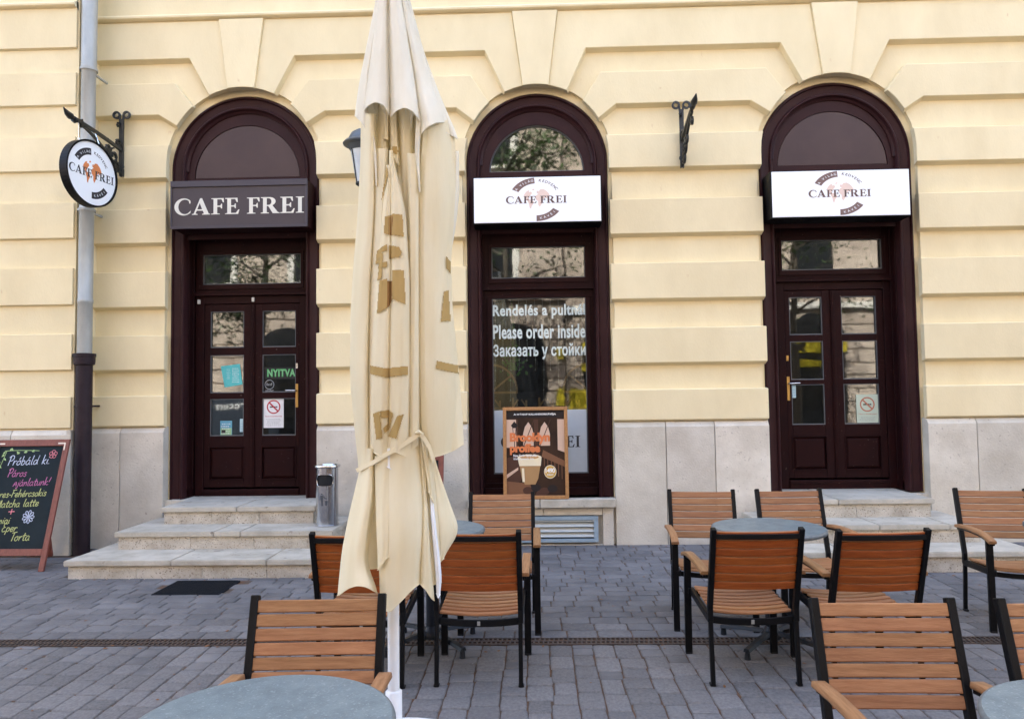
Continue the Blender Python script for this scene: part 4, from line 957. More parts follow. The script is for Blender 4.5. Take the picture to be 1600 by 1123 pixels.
# logo on the frosted film of the window
fy = 8.03+.0185
m = MB().mapped(fit(serif('CAFE FREI'), -.37, .49, .985, 1.115), lambda x, z: (x, fy, z)); m.build('window_lettering', darkink, wf)
for a0, a1 in ((94, 152), (270, 326)):
    MB().mapped(fill([arcpts(.06, 1.05, .36, .31, a0, a1, 16)+arcpts(.06, 1.05, .275, .235, a1, a0, 16)]), lambda x, z: (x, fy, z)).build('window_lettering', darkink, wf)
MB().mapped(wheel('KEDVENC', .06, 1.05, .33, 80, 33, .035, .02), lambda x, z: (x, fy, z)).build('window_lettering', darkink, wf)

# ============================================================ NOTICES ON THE DOORS
def notice(name, label, cat, pts, mat, y):
    """sheet with its four corners (x,z)"""
    t = thing(name, label, cat, (sum(p[0] for p in pts)/4, y, min(p[1] for p in pts)))
    MB().prism(pts, y-.0012, y).build('sheet', mat, t); return t
def lines(t, y, x0, x1, z0, z1, n, mat, ang=0., seed=1, hgt=.4):
    r = random.Random(seed); m = MB(); st = (z1-z0)/n
    for i in range(n):
        z = z0+i*st; x = x0+r.uniform(0, .12)*(x1-x0); xe = x1-r.uniform(0, .15)*(x1-x0)
        while x < xe:
            w_ = min(r.uniform(.02, .06)*(x1-x0)*2, xe-x); m.flat([(x, z), (x+w_, z), (x+w_, z+st*hgt), (x, z+st*hgt)], y); x += w_+.008
    m.build('small_print', mat, t)
teal = flat('teal_paper', (.10, .50, .50)); pw = flat('white_paper', (.80, .80, .80)); redi = flat('red_ink', (.45, .02, .03)); grn = flat('green_ink', (.10, .45, .14)); pgreen = flat('pale_green_paper', (.52, .60, .48))
yl = 8.10+.012+.020
def on(y, m_, d): return lambda x, z: (x, y, z)
t = notice('teal_notice', 'crooked turquoise paper notice behind the left door glass', 'notice', [(-3.443, 1.685), (-3.243, 1.715), (-3.273, 1.945), (-3.488, 1.92)], teal, yl)
lines(t, yl-.0016, -3.36, -3.28, 1.74, 1.91, 8, pw, seed=4); lines(t, yl-.0016, -3.42, -3.38, 1.78, 1.90, 6, pw, seed=5)
t = notice('open_sign', 'black NYITVA sign in green outlined capitals behind the left door glass', 'sign', [(-2.99, 1.77), (-2.642, 1.77), (-2.642, 1.90), (-2.99, 1.90)], flat('black_card', (.012, .014, .014)), yl)
MB().mapped(fit(text('NYITVA', .05, 1.1), -2.965, -2.648, 1.795, 1.882), lambda x, z: (x, yl-.0018, z)).build('lettering', grn, t)
MB().mapped(fit(text('NYITVA', .0, 1.25), -2.958, -2.655, 1.805, 1.872), lambda x, z: (x, yl-.0026, z)).build('lettering', flat('mint', (.24, .50, .28)), t)
t = thing('round_sticker', 'small round white outline sticker below the green open sign', 'sticker', (-2.94, yl, 1.67))
m = MB(); m.tube([(-2.94+.05*cos(a), yl, 1.71+.05*sin(a)) for a in [2*pi*i/24 for i in range(24)]], .0022, 4, closed=True); scribble(m, 'best', -2.975, 1.70, .035, lambda x, z: (x, yl, z), .002); m.build('sticker_print', pw, t)
lines(t, yl, -2.99, -2.88, 1.635, 1.655, 2, pw, seed=8)
def nosmoke(label, x0, x1, z0, z1, mat, cap, redi=redi):
    y = yl-.004; t = notice('no_smoking_notice', label, 'notice', [(x0, z0), (x1, z0), (x1, z1), (x0, z1)], mat, y)
    cx, w_ = (x0+x1)/2, x1-x0; cz = z1-w_*.46; r = w_*.34; yy = y-.0018
    MB().mapped(fill([arcpts(cx, cz, r, r, 0, 360, 36), arcpts(cx, cz, r*.82, r*.82, 0, 360, 36)]), lambda x, z: (x, yy, z)).build('ring', redi, t)
    MB().flat([(cx-r*.55, cz+r*.70), (cx-r*.70, cz+r*.55), (cx+r*.55, cz-r*.70), (cx+r*.70, cz-r*.55)], yy-.0008).build('bar', redi, t)
    m = MB(); m.flat([(cx-r*.55, cz-r*.10), (cx+r*.30, cz-r*.10), (cx+r*.30, cz+r*.08), (cx-r*.55, cz+r*.08)], yy); m.flat([(cx+r*.34, cz-r*.10), (cx+r*.55, cz-r*.10), (cx+r*.55, cz+r*.08), (cx+r*.34, cz+r*.08)], yy); m.build('cigarette', darkink, t)
    zz = cz-r-.035; MB().mapped(fit(text(cap, .01), x0+w_*.08, x1-w_*.08, zz, zz+.018), lambda x, z: (x, yy, z)).build('lettering', redi, t)
    lines(t, yy, x0+w_*.12, x1-w_*.12, z0+.02, zz-.012, 6, flat('grey_ink', (.25, .25, .27)), seed=int(x0*100), hgt=.3)
nosmoke('white no smoking notice with red ring on the left door glass', -3.003, -2.778, 1.232, 1.566, pw, 'TILOS A DOHÁNYZÁS!')
nosmoke('pale green no smoking notice on the right door glass', 3.483, 3.716, 1.212, 1.516, pgreen, 'Tilos a dohányzás!', flat('faded_red_ink', (.46, .17, .10)))
t = notice('sticker_card', 'small blue and green sticker card low in the left door glass', 'sticker', [(-3.49, 1.155), (-3.357, 1.155), (-3.357, 1.315), (-3.49, 1.315)], flat('blue_card', (.12, .34, .46)), yl)
m = MB(); m.flat([(-3.485, 1.16), (-3.362, 1.16), (-3.362, 1.235), (-3.485, 1.235)], yl-.002); m.build('green_panel', flat('green_card', (.30, .50, .26)), t); lines(t, yl-.003, -3.48, -3.37, 1.17, 1.30, 5, pw, seed=3)
MB().flat([(-3.475, 1.18), (-3.43, 1.18), (-3.43, 1.215), (-3.475, 1.215)], yl-.0035).build('mark', darkink, t)
t = notice('sticker_card', 'pale blue strip sticker in the lower left pane corner of the left door', 'sticker', [(-3.27, 1.19), (-3.226, 1.19), (-3.226, 1.335), (-3.27, 1.335)], flat('paleblue_card', (.45, .62, .66)), yl); lines(t, yl-.002, -3.265, -3.23, 1.22, 1.30, 3, flat('blue_ink', (.1, .3, .5)), seed=6)
t = notice('sticker_card', 'small white and blue sticker beside the brass handle of the right door', 'sticker', [(2.797, 1.49), (2.842, 1.49), (2.842, 1.625), (2.797, 1.625)], flat('paleblue_card', (.45, .62, .66)), yl); lines(t, yl-.002, 2.80, 2.838, 1.51, 1.60, 3, flat('blue_ink', (.1, .3, .5)), seed=7)
# ============================================================ BEHIND THE WINDOW
t = thing('window_trellis', 'wooden fan-shaped trellis and low picket rail standing behind the middle window glass', 'trellis', (.06, 8.16, .9))
sl = M('pale_trellis_wood', (.42, .25, .12), .6, vs=6, col2=(.34, .2, .09))
for cx, a0, a1 in ((-.47, 0, 100), (.60, 80, 180)):
    m = MB(); R_ = .28
    m.sweep([(cx+R_*cos(radians(a0+(a1-a0)*i/16)), 8.15, 1.60+R_*1.05*sin(radians(a0+(a1-a0)*i/16))) for i in range(17)], [(-.01, -.012), (.01, -.012), (.01, .012), (-.01, .012)])
    m.bar((cx+(R_ if a0 == 0 else -R_)*.0, 8.15, 1.60), (cx+R_*.8*(1 if a0 == 0 else -1), 8.15, 1.78), .02, .02); m.box(cx-(0 if a0 == 0 else R_+.01), cx+(R_+.01 if a0 == 0 else 0), 8.14, 8.16, 1.575, 1.60)
    m.build('fan', sl, t)
m = MB(); m.box(-.45, .57, 8.14, 8.16, 1.40, 1.425)
for k in range(7):
    x = -.38+k*.145; m.box(x-.011, x+.011, 8.135, 8.155, 1.0, 1.50+.03*(k % 2)); m.bar((x, 8.15, 1.43), (x+.055*(1 if k % 2 else -1), 8.15, 1.51), .018, .018)
m.build('picket', sl, t)
t = thing('light_curtain', 'thin curtain of unlit fairy lights hanging behind the middle window', 'fairy lights', (.06, 8.10, 2.6)); wr = flat('white_wire', (.6, .6, .58)); r = random.Random(9)
m = MB()
for k in range(12):
    x = -.42+k*.087; z = 2.6; zz = 1.45+r.uniform(0, .5)
    while z > zz:
        z2 = z-.11; x2 = x+r.uniform(-.006, .006); m.bar((x, 8.10, z), (x2, 8.10, z2), .0022, .0022, (0, 1, 0)); m.obox((x2, 8.098, z2), .008, .008, .016, Matrix.Rotation(r.uniform(-.6, .6), 3, 'Y')); x, z = x2, z2
m.build('wires', wr, t)
t = thing('trailing_plant', 'green trailing houseplant hanging inside the middle window, upper left', 'plant', (-.22, 8.3, 1.75)); m = MB(); r = random.Random(4)
pl = M('houseplant_leaf', (.10, .25, .05), .5, vs=5)
for k in range(70):
    p = Vector((-.24+r.gauss(0, .07), 8.24+r.uniform(-.05, .06), 1.93+r.gauss(0, .09))); a = r.uniform(0, 6.28); l = r.uniform(.03, .06)
    u = Vector((cos(a), r.uniform(-.4, .4), sin(a)-.5)).normalized()*l; v = u.cross(Vector((0, 1, 0))).normalized()*l*.35
    m.add([p, p+u*.5+v, p+u, p+u*.5-v], [(0, 1, 2, 3)])
m.build('leaves', pl, t, fixn=False)
m = MB()
for k in range(6): m.tube([(-.24, 8.25, 2.6), (-.24+r.uniform(-.05, .05), 8.25, 2.2), (-.24+r.uniform(-.08, .08), 8.25, 1.86)], .002, 4)
m.build('stems', pl, t)

# ============================================================ CHAIRS
def soft(m, name, mat, par, bev=.004, sm=None): return m.build(name, mat, par, world=False, bevel=bev, smooth=sm)
HW = .242     # outer half width of the back
def shared_mesh(mb, name, mat, bevel):
    o = mb.build(name, mat, None, world=False, bevel=bevel, smooth=40); me = o.data; bpy.data.objects.remove(o); return me
# bowed slats; local x runs along the slat
def slat_mesh(L, h, d, bow, name):
    m = MB(); n = 8; vs = []
    for i in range(n+1):
        u = -L/2+L*i/n; b = bow*(1-(2*u/L)**2)
        vs += [(u, b-d/2, -h/2), (u, b+d/2, -h/2), (u, b+d/2, h/2), (u, b-d/2, h/2)]
    fs = [(i*4+q, i*4+(q+1) % 4, (i+1)*4+(q+1) % 4, (i+1)*4+q) for i in range(n) for q in range(4)]+[(3, 2, 1, 0), tuple(n*4+q for q in range(4))]
    m.add(vs, fs); me = shared_mesh(m, name, wood, .0036)
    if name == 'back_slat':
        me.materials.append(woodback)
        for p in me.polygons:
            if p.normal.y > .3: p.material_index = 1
    return me
LEAN = radians(17)
BS = slat_mesh(2*HW-.052, .0465, .017, .012, 'back_slat')
SS = slat_mesh(2*HW-.052, .0475, .015, -.014, 'seat_slat')
def make_chair():
    t = thing('armchair', None, 'chair', (0, 0, 0))
    zb0, zt_ = .508, .834; yb0 = .235      # back slope starts at z .40
    def back(z): return yb0+max(0, z-.40)*math.tan(LEAN)*.95
    k = 7; pitch = (zt_-.004-zb0)/k
    for i in range(k):
        z = zb0+pitch*(i+.5); o = link('back_slat', BS, t, (0, back(z)-.004, z), (-LEAN, 0, 0))
        o.scale = (1, 1, (pitch/cos(LEAN)-.0050)/.0465)
    ks = 8; y0, y1 = -.225, .205; ps = (y1-y0)/ks
    for i in range(ks):
        y = y0+ps*(i+.5); z = .405-.035*(y-y0)/(y1-y0)-(.010 if i == 0 else 0); o = link('seat_slat', SS, t, (0, y, z), (radians(90+4.5)-(.25 if i == 0 else 0), 0, 0))
    for s in (-1, 1):
        m = MB(); x = s*(HW-.014)     # rear post: floor to top, kinked at the seat
        pr = [(-.014, -.017), (.014, -.017), (.014, .017), (-.014, .017)]
        pts = [(x, yb0, .33), (x, back(.40), .40), (x, back(.62), .62), (x, back(.844), .844)]
        m.sweep(pts, pr, ups=(0, 1, 0)); m.sweep([(x-s*.001, yb0+.030, 0), (x-s*.001, yb0+.010, .22), (x-s*.001, yb0, .36)], [(-.0115, -.013), (.0115, -.013), (.0115, .013), (-.0115, .013)], ups=(0, 1, 0)); soft(m, 'rear_post', blackm, t, .003)
        m = MB(); x = s*(HW+.010)
        m.sweep([(x, -.235, 0), (x, -.232, .3), (x, -.222, .585)], [(-.020, -.013), (.020, -.013), (.020, .013), (-.020, .013)], ups=(0, 1, 0)); soft(m, 'front_leg', blackm, t, .003)
        m = MB(); m.box(x-.019, x+.019, -.249, -.221, -.001, .012); m.box(s*(HW-.014)-.015, s*(HW-.014)+.015, yb0+.003, yb0+.037, -.001, .012); soft(m, 'foot_pad', darkhole, t, .002)
        m = MB(); ys = [-.285, -.26, -.20, -.12, 0, .12, .22, .262]; pts = []
        for y in ys: pts.append((x+s*.002, y, .602-.9*max(0, -y-.10)**2+.006-.25*max(0, y)**2))
        m.sweep(pts, [(-.0235, -.011), (.0235, -.011), (.025, -.004), (.022, .011), (-.022, .011), (-.025, -.004)], ups=(0, 0, 1)); soft(m, 'armrest', woodarm, t, .002, 40)
        m = MB(); m.sweep([(p[0]-s*.004, p[1]*.96+.004, p[2]-.018) for p in pts], [(-.015, -.007), (.015, -.007), (.015, .007), (-.015, .007)], ups=(0, 0, 1)); m.bar((s*HW, .25, .575), (x, .25, .575), .02, .02); soft(m, 'arm_bracket', blackm, t, .002)
        m = MB(); m.sweep([(s*(HW-.014), -.235, .372), (s*(HW-.014), -.1, .362), (s*(HW-.014), .235, .340)], [(-.012, -.020), (.012, -.020), (.012, .020), (-.012, .020)]); m.bar((s*(HW-.02), -.228, .372), (x, -.228, .372), .03, .035); soft(m, 'seat_rail', blackm, t, .003)
    m = MB(); n = 9; w2 = HW-.026
    for (y, z, hh) in ((.222, .335, .036), (-.20, .362, .03)):
        m = MB(); m.sweep([(-w2+2*w2*i/n, y, z-.014*(1-(2*i/n-1)**2)) for i in range(n+1)], [(-.008, -hh/2), (.008, -hh/2), (.008, hh/2), (-.008, hh/2)])
        soft(m, 'seat_apron', blackm, t, .002)
    m = MB(); z = .802
    m.sweep([(-w2+2*w2*i/n, back(z)+.012*(1-(2*i/n-1)**2)+.012, z) for i in range(n+1)], [(-.007, -.013), (.007, -.013), (.007, .013), (-.007, .013)])
    soft(m, 'back_rail', blackm, t, .002)
    m = MB(); m.box(-.008, .008, .230, .2335, .312, .334); soft(m, 'label_tag', flat('grey_tag', (.25, .25, .24)), t, 0)
    return t
def copy_thing(src):
    r_ = src.copy(); COL.objects.link(r_)
    for ch in list(src.children):
        c_ = ch.copy(); COL.objects.link(c_); c_.parent = r_
    return r_
ch0 = make_chair(); first = True
CH = [(-.775, 2.325, 2, 'wood slat armchair right behind the large round table at bottom left, facing it'),
      (1.170, 2.245, -1, 'largest wood slat armchair in the foreground right, beside the cropped corner table'),
      (1.80, 2.235, 1, 'wood slat armchair cut off by the right edge in the foreground'),
      (1.155, 4.30, 180, 'armchair seen from behind with its whole seat showing, left of two at the right-hand table'),
      (1.765, 4.245, 182, 'armchair seen from behind, right of two, its seat partly hidden by the foreground chair'),
      (1.185, 5.17, -5, 'armchair facing the camera on the far left side of the right-hand table'),
      (1.855, 5.16, 1, 'armchair facing the camera beyond the right-hand table, in front of the pale steps'),
      (3.20, 5.09, -9, 'armchair at the far right edge, turned slightly, before the low steps'),
      (-.315, 4.29, 179, 'armchair seen from behind directly right of the closed parasol'),
      (-.25, 5.12, 0, 'armchair facing the camera in front of the framed coffee poster'),
      (-.955, 4.27, 180, 'armchair seen from behind, mostly hidden by the parasol on its left side')]
for x, y, rz, lab in CH:
    c_ = ch0 if first else copy_thing(ch0); first = False
    c_.location = (x, y, 0); c_.rotation_euler = (0, 0, radians(rz)); prop(c_, lab, 'chair', 'slatted armchairs on the cafe terrace')
# ============================================================ TABLES
def make_table():
    t = thing('round_table', None, 'table'); R_ = .342; zt_ = .722
    m = MB(); m.lathe([(.0, zt_-.030), (R_-.012, zt_-.030), (R_-.003, zt_-.026), (R_, zt_-.018), (R_, zt_-.010), (R_-.003, zt_-.003), (R_-.010, zt_)], (0, 0, 0), 72, caps=False); soft(m, 'table_edge', tabledge, t, 0, 50)
    m = MB(); m.lathe([(R_-.010, zt_), (R_-.02, zt_+.0004), (.001, zt_+.0006)], (0, 0, 0), 72); soft(m, 'tabletop', tablem, t, 0)
    m = MB(); m.lathe([(.034, .06), (.034, .66)], (0, 0, 0), 24); m.lathe([(.06, .05), (.06, .075), (.045, .10), (.036, .12)], (0, 0, 0), 24); soft(m, 'column', baseiron, t, 0, 50)
    m = MB(); m.obox((0, 0, .682), .34, .05, .02, Matrix.Identity(3)); m.obox((0, 0, .681), .05, .34, .021, Matrix.Identity(3)); m.lathe([(.05, .65), (.07, .672)], (0, 0, 0), 20); soft(m, 'top_spider', baseiron, t, .002)
    for k in range(4):
        a = pi/2*k; m = MB(); L_ = .335
        m.sweep([(.02*cos(a), .02*sin(a), .085), (.16*cos(a), .16*sin(a), .075), (L_*cos(a), L_*sin(a), .052)], [(-.022, -.010), (.022, -.010), (.014, .012), (-.014, .012)], ups=(0, 0, 1))
        m.lathe([(.019, 0), (.016, .03), (.015, .055)], (L_*.96*cos(a), L_*.96*sin(a), 0), 12); soft(m, 'base_foot', baseiron, t, .002)
    return t
tb0 = make_table()
TB = [(-.712, 1.915, 20, 'large blue grey round table top cropped at the bottom left'), (1.462, 1.875, 30, 'round grey table cropped by the bottom right corner'),
      (1.435, 4.665, 48, 'round grey table between the four chairs right of centre'), (-.665, 4.70, 42, 'round grey table half hidden behind the closed parasol'),
      (3.34, 4.60, 15, 'round table just showing its edge at the far right')]
for i, (x, y, rz, lab) in enumerate(TB):
    t = tb0 if i == 0 else copy_thing(tb0); t.location = (x, y, 0); t.rotation_euler = (0, 0, radians(rz)); prop(t, lab, 'table', 'round cafe tables on the terrace')

# ============================================================ CLOSED PARASOL
UX, UY = -.598, 3.10
um = thing('closed_parasol', 'tall closed cream canvas parasol tied with a strap, brown lettering in its folds', 'parasol', (UX, UY, 0))
MB().lathe([(.024, .08), (.024, 3.75)], (UX, UY, 0), 24).build('pole', whitem, um, smooth=50)
m = MB(); m.lathe([(.0, .0), (.40, .0), (.405, .012), (.40, .055), (.385, .075), (.34, .085), (.0, .085)], (-.60, 3.09, 0), 64, caps=False); m.build('base', whitem, um, smooth=40)
MB().lathe([(.034, .08), (.034, .34), (.028, .345)], (UX, UY, 0), 24).build('base_socket', whitem, um, smooth=50)
def interp(tab, z):
    if z <= tab[0][0]: return tab[0][1]
    for (a, va), (b, vb) in zip(tab, tab[1:]):
        if z <= b:
            u = (z-a)/(b-a); u = u*u*(3-2*u) if True else u; return va+(vb-va)*u
    return tab[-1][1]
# silhouette (x from the pole axis) left and right against height
LFT = [(.62, -.20), (.80, -.212), (.93, -.205), (1.03, -.170), (1.15, -.145), (1.30, -.130), (1.36, -.125), (1.46, -.155), (1.62, -.180), (1.90, -.172), (2.2, -.150), (2.5, -.118), (2.7, -.098), (3.3, -.05)]
RGT = [(.62, .16), (.85, .235), (.96, .280), (1.02, .275), (1.10, .245), (1.22, .215), (1.30, .20), (1.37, .185), (1.43, .235), (1.55, .262), (1.8, .270), (2.1, .258), (2.4, .250), (2.65, .235), (2.76, .20), (3.3, .06)]
def fr2d(f): return math.asin(max(-1, min(1, 2*f-1)))
# directions of the creases (0 = front, negative = left) at several heights; the cloth between two creases is one pleat
CREASE = [(.70, (.06, .29, .42, .69, .79, .85)), (1.10, (.10, .30, .44, .66, .76, .84)), (1.36, (.15, .30, .44, .62, .74, .88)), (1.60, (.11, .22, .40, .59, .68, .88)), (2.0, (.12, .23, .40, .57, .66, .92)), (2.35, (.13, .26, .42, .60, .68, .93)), (3.3, (.12, .28, .46, .62, .75, .92))]
CREASE = [(z, [fr2d(f) for f in fs]+[1.75, 2.25, 2.8, -2.75, -2.2, -1.7]) for z, fs in CREASE]
CRT = [(2.55, (.11, .325, .655, .90)), (3.0, (.13, .36, .64, .86)), (3.6, (.15, .40, .66, .85))]
CRT = [(z, [fr2d(f) for f in fs]+[1.7, 2.4, 3.1, -2.4, -1.75]) for z, fs in CRT]
def creases(tab, z):
    if z <= tab[0][0]: v = tab[0][1]
    elif z >= tab[-1][0]: v = tab[-1][1]
    else:
        for (a, va), (b, vb) in zip(tab, tab[1:]):
            if z <= b:
                u = (z-a)/(b-a); u = u*u*(3-2*u); v = [p+(q-p)*u for p, q in zip(va, vb)]; break
    return sorted((x+pi) % (2*pi)-pi for x in v)
GAM = [1.0, .62, 1.5, .7, 1.35, .8, 1.0, 1.4, .7, 1.2, .8, 1.3]
def folded(z, d, tab_l, tab_r, tab_c, amp, ex=.42, ycomp=.82, seed=0., cache={}):
    key = (id(tab_c), round(z, 3))
    if key not in cache: cache[key] = creases(tab_c, round(z, 3))
    cr = cache[key]
    l, r_ = interp(tab_l, z), interp(tab_r, z); cx = (l+r_)/2; hw = (r_-l)/2
    d = (d+pi) % (2*pi)-pi; n = len(cr); i = n-1
    for k in range(n-1):
        if cr[k] <= d < cr[k+1]: i = k; break
    a = cr[i]; b = cr[(i+1) % n]+(2*pi if i == n-1 else 0); dd = d if d >= a else d+2*pi
    u = (dd-a)/(b-a); g = GAM[i % 12]
    crest = sin(pi*u**g)**(ex*interp([(1.15, 1.9), (1.42, 1.0)], z))
    w_ = min(1, (b-a)/.5)                                     # narrow pleats are shallower
    big = 1+.045*sin(i*2.4+z*.9+seed)
    fine = .006*sin(d*19+z*.8+i)*interp([(2.5, 1), (2.9, .3)], z)+.010*noise.noise(Vector((d*2.5, z*1.1, seed)))*2
    k = (1-amp*(1-crest)*(.45+.55*w_))*big+fine
    return cx+hw*k*sin(d), -hw*k*cos(d)*ycomp, i, u
def amp_at(z): return interp([(.6, .30), (.95, .34), (1.2, .34), (1.33, .24), (1.40, .22), (1.5, .36), (1.9, .42), (2.3, .46), (2.7, .45), (3.2, .30)], z)
NT, NZ = 560, 130
HEM = [(-3.2, .90), (-1.8, .88), (-1.2, .86), (0, .86), (.6, .90), (1.1, 1.0), (1.9, 1.02), (3.2, .90)]
m = MB(); vs = []
for j in range(NZ+1):
    v = j/NZ
    for i in range(NT):
        d = -pi+2*pi*i/NT; hz = interp(HEM, d); z = hz+(3.30-hz)*v
        x, y, li, u = folded(z, d, LFT, RGT, CREASE, amp_at(z), .42, interp([(2.3, .70), (2.65, .30)], z)); q_ = interp([(1.0, .80), (1.3, .90), (1.5, .93)], z); vs.append((UX+x*q_+.02*(1-q_), UY+y*.86, z))
fs = [(j*NT+i, j*NT+(i+1) % NT, (j+1)*NT+(i+1) % NT, (j+1)*NT+i) for j in range(NZ) for i in range(NT)]
m.add(vs, fs); lower = m.build('canopy', canvas, um, smooth=75, fixn=False)
# pale top layer with scalloped edge
L2 = [(2.6, -.142), (2.70, -.138), (2.82, -.116), (3.02, -.100), (3.21, -.066), (3.45, -.03), (3.6, -.02)]
R2 = [(2.6, .262), (2.70, .250), (2.82, .205), (3.02, .145), (3.21, .096), (3.45, .05), (3.6, .03)]
HEM2 = [(-3.2, 2.66), (-1.7, 2.66), (-1.45, 2.70), (-.95, 2.645), (-.80, 2.70), (-.62, 2.745), (-.48, 2.735), (-.365, 2.665), (-.28, 2.71), (-.08, 2.742), (.12, 2.725), (.24, 2.66), (.315, 2.575), (.42, 2.66), (.62, 2.70), (.80, 2.685), (.94, 2.62), (1.1, 2.64), (1.4, 2.625), (1.9, 2.66), (3.2, 2.66)]
vs = []; NT2, NZ2 = 420, 64
for j in range(NZ2+1):
    v = j/NZ2
    for i in range(NT2):
        d = -pi+2*pi*i/NT2; hz = interp(HEM2, d); z = hz+(3.60-hz)*v
        x, y, li, u = folded(z, d, L2, R2, CRT, interp([(2.6, .40), (2.9, .34), (3.3, .26), (3.6, .1)], z), .55, .98, 1.3)
        fl = max(0, 1-v*8)*.05*sin(pi*u)
        vs.append((UX+x*.93, UY+y*.80 if y < 0 else UY+y, z+.05))
m = MB(); m.add(vs, [(j*NT2+i, j*NT2+(i+1) % NT2, (j+1)*NT2+(i+1) % NT2, (j+1)*NT2+i) for j in range(NZ2) for i in range(NT2)])
top = m.build('top_canopy', canvas2, um, smooth=75, fixn=False)

# ---- the visible pleats: separate sheets of cloth hanging over one another, each with its own stitched edge
RT_, UP_, FW_ = cam_basis(2.816, 1.693, .744)      # survey directions, fixed
def at(px, py, Y):
    """point at depth Y that was measured at (px, py) in the photograph's survey"""
    r_ = FW_*1155+RT_*(px-800)+UP_*(561.5-py); t_ = Y/r_.y; return Vector((0, 0, 1.55))+r_*t_
SILL = [(0, 585), (100, 563), (180, 555), (215, 560), (300, 559), (400, 551), (500, 546), (600, 546), (700, 556), (722, 560), (760, 553), (800, 545), (860, 533), (930, 527)]
SILR = [(0, 640), (100, 668), (180, 702), (300, 716), (600, 720), (700, 708), (760, 700), (830, 714), (940, 700)]
def lin(tab, v):
    if v <= tab[0][0]: return tab[0][1]
    for (a, va), (b, vb) in zip(tab, tab[1:]):
        if v <= b: return va+(vb-va)*(v-a)/(b-a)
    return tab[-1][1]
def sm(tab, v, w_=14): return sum(lin(tab, v+k*w_) for k in (-1, -.5, 0, .5, 1))/5
def depth(px, py, squash=.80):
    l, r_ = sm(SILL, py, 25), sm(SILR, py, 25); f = max(.02, min(.98, (px-l)/(r_-l))); hw = (r_-l)/2*.00262
    return -sqrt(1-(2*f-1)**2)*hw*squash
sheets = []
def sheet(name, L_, R_, top_, hem_, layer, bulge, mat=None, nu=26, nv=70, squash=.80, skew=1.0, curl_=0., seed=0., edge=True, tuck=.012):
    mat = mat or canvas; vs = []
    for j in range(nv+1):
        for i in range(nu+1):
            u = i/nu; t0 = lin(top_, u) if hasattr(top_, '__len__') else top_; h_ = sum(lin(hem_, u+k*.05) for k in (-1.5, -.75, 0, .75, 1.5))/5
            v = j/nv; py = t0+(h_-t0)*v; a, b = sm(L_, py), sm(R_, py); px = a+(b-a)*u
            wm = max(.01, (b-a)*.0026); e = sin(pi*u**skew)
            dd = depth(px, py, squash)-.007*layer-1.45*bulge*wm*e**.8+1.5*tuck*(1-min(1, min(u, 1-u)*7))
            dd += .0045*noise.noise(Vector((px*.02, py*.008, seed)))*2*e+.0022*sin(u*11+py*.012+seed)*e
            dd -= curl_*max(0, v*6-5)*e
            vs.append(at(px, py, UY+dd))
    m = MB(); m.add(vs, [(j*(nu+1)+i, j*(nu+1)+i+1, (j+1)*(nu+1)+i+1, (j+1)*(nu+1)+i) for j in range(nv) for i in range(nu)])
    o = m.build(name, mat, um, smooth=80, fixn=False); sheets.append(o)
    if edge:
        m = MB(); m.tube([v-Vector((0, .0012, 0)) for v in vs[nv*(nu+1):]], .0022, 5); m.build('hem', mat, um, smooth=60)
    return o
C1, C2 = canvas, canvas2
# skirt below the strap
sheet('canopy_fold', [(700, 566), (733, 562), (800, 546), (860, 534), (930, 527)], [(700, 586), (775, 586), (830, 579), (880, 574), (925, 591)], 700, [(0, 931), (.25, 919), (.5, 914), (.75, 916), (1, 926)], 0, .30, seed=1, tuck=.03)
sheet('canopy_fold', [(690, 588), (880, 592), (945, 594)], [(660, 652), (780, 663), (830, 663), (905, 657)], 682, [(0, 946), (.22, 957), (.5, 940), (.8, 920), (1, 910)], 0, .10, seed=2, nu=40)
sheet('canopy_fold', [(700, 585), (800, 587), (870, 590)], [(700, 612), (800, 611), (870, 609)], 712, [(0, 891), (.35, 881), (.7, 873), (1, 868)], 2.2, .10, seed=3, tuck=.004)
sheet('canopy_fold', [(670, 653), (790, 661), (905, 655)], [(670, 662), (800, 669), (900, 676), (935, 679)], 676, [(0, 910), (.5, 922), (.8, 934), (1, 938)], -1, .12, seed=4)
sheet('canopy_fold', [(700, 668), (760, 675), (800, 678), (875, 687)], [(700, 676), (722, 681), (775, 699), (828, 719), (850, 706), (875, 690)], 705, [(0, 880), (1, 872)], -2.5, .10, seed=5, nu=30, squash=.62)
sheet('canopy_fold', [(700, 650), (900, 655)], [(700, 678), (800, 684), (905, 690)], 700, [(0, 905), (.5, 915), (1, 908)], -3.2, .10, seed=31, squash=.7, tuck=0)
sheet('lining', [(730, 670), (800, 672), (925, 682)], [(730, 674), (800, 679), (860, 686), (905, 691), (930, 687)], 745, [(0, 926), (.5, 934), (1, 928)], -.2, .25, flat('white_lining', (.82, .83, .86), .7), seed=6, squash=.74)
sheet('canopy_fold', [(676, 655), (720, 661), (765, 669)], [(676, 661), (705, 670), (740, 675), (780, 678)], 678, [(0, 766), (1, 786)], .8, .15, seed=7, nv=40)
sheet('lining', [(700, 588), (735, 596)], [(700, 612), (735, 612)], 700, [(0, 718), (.3, 726), (.7, 730), (1, 733)], 2.8, .05, MATS['white_lining'], nv=16, tuck=0)
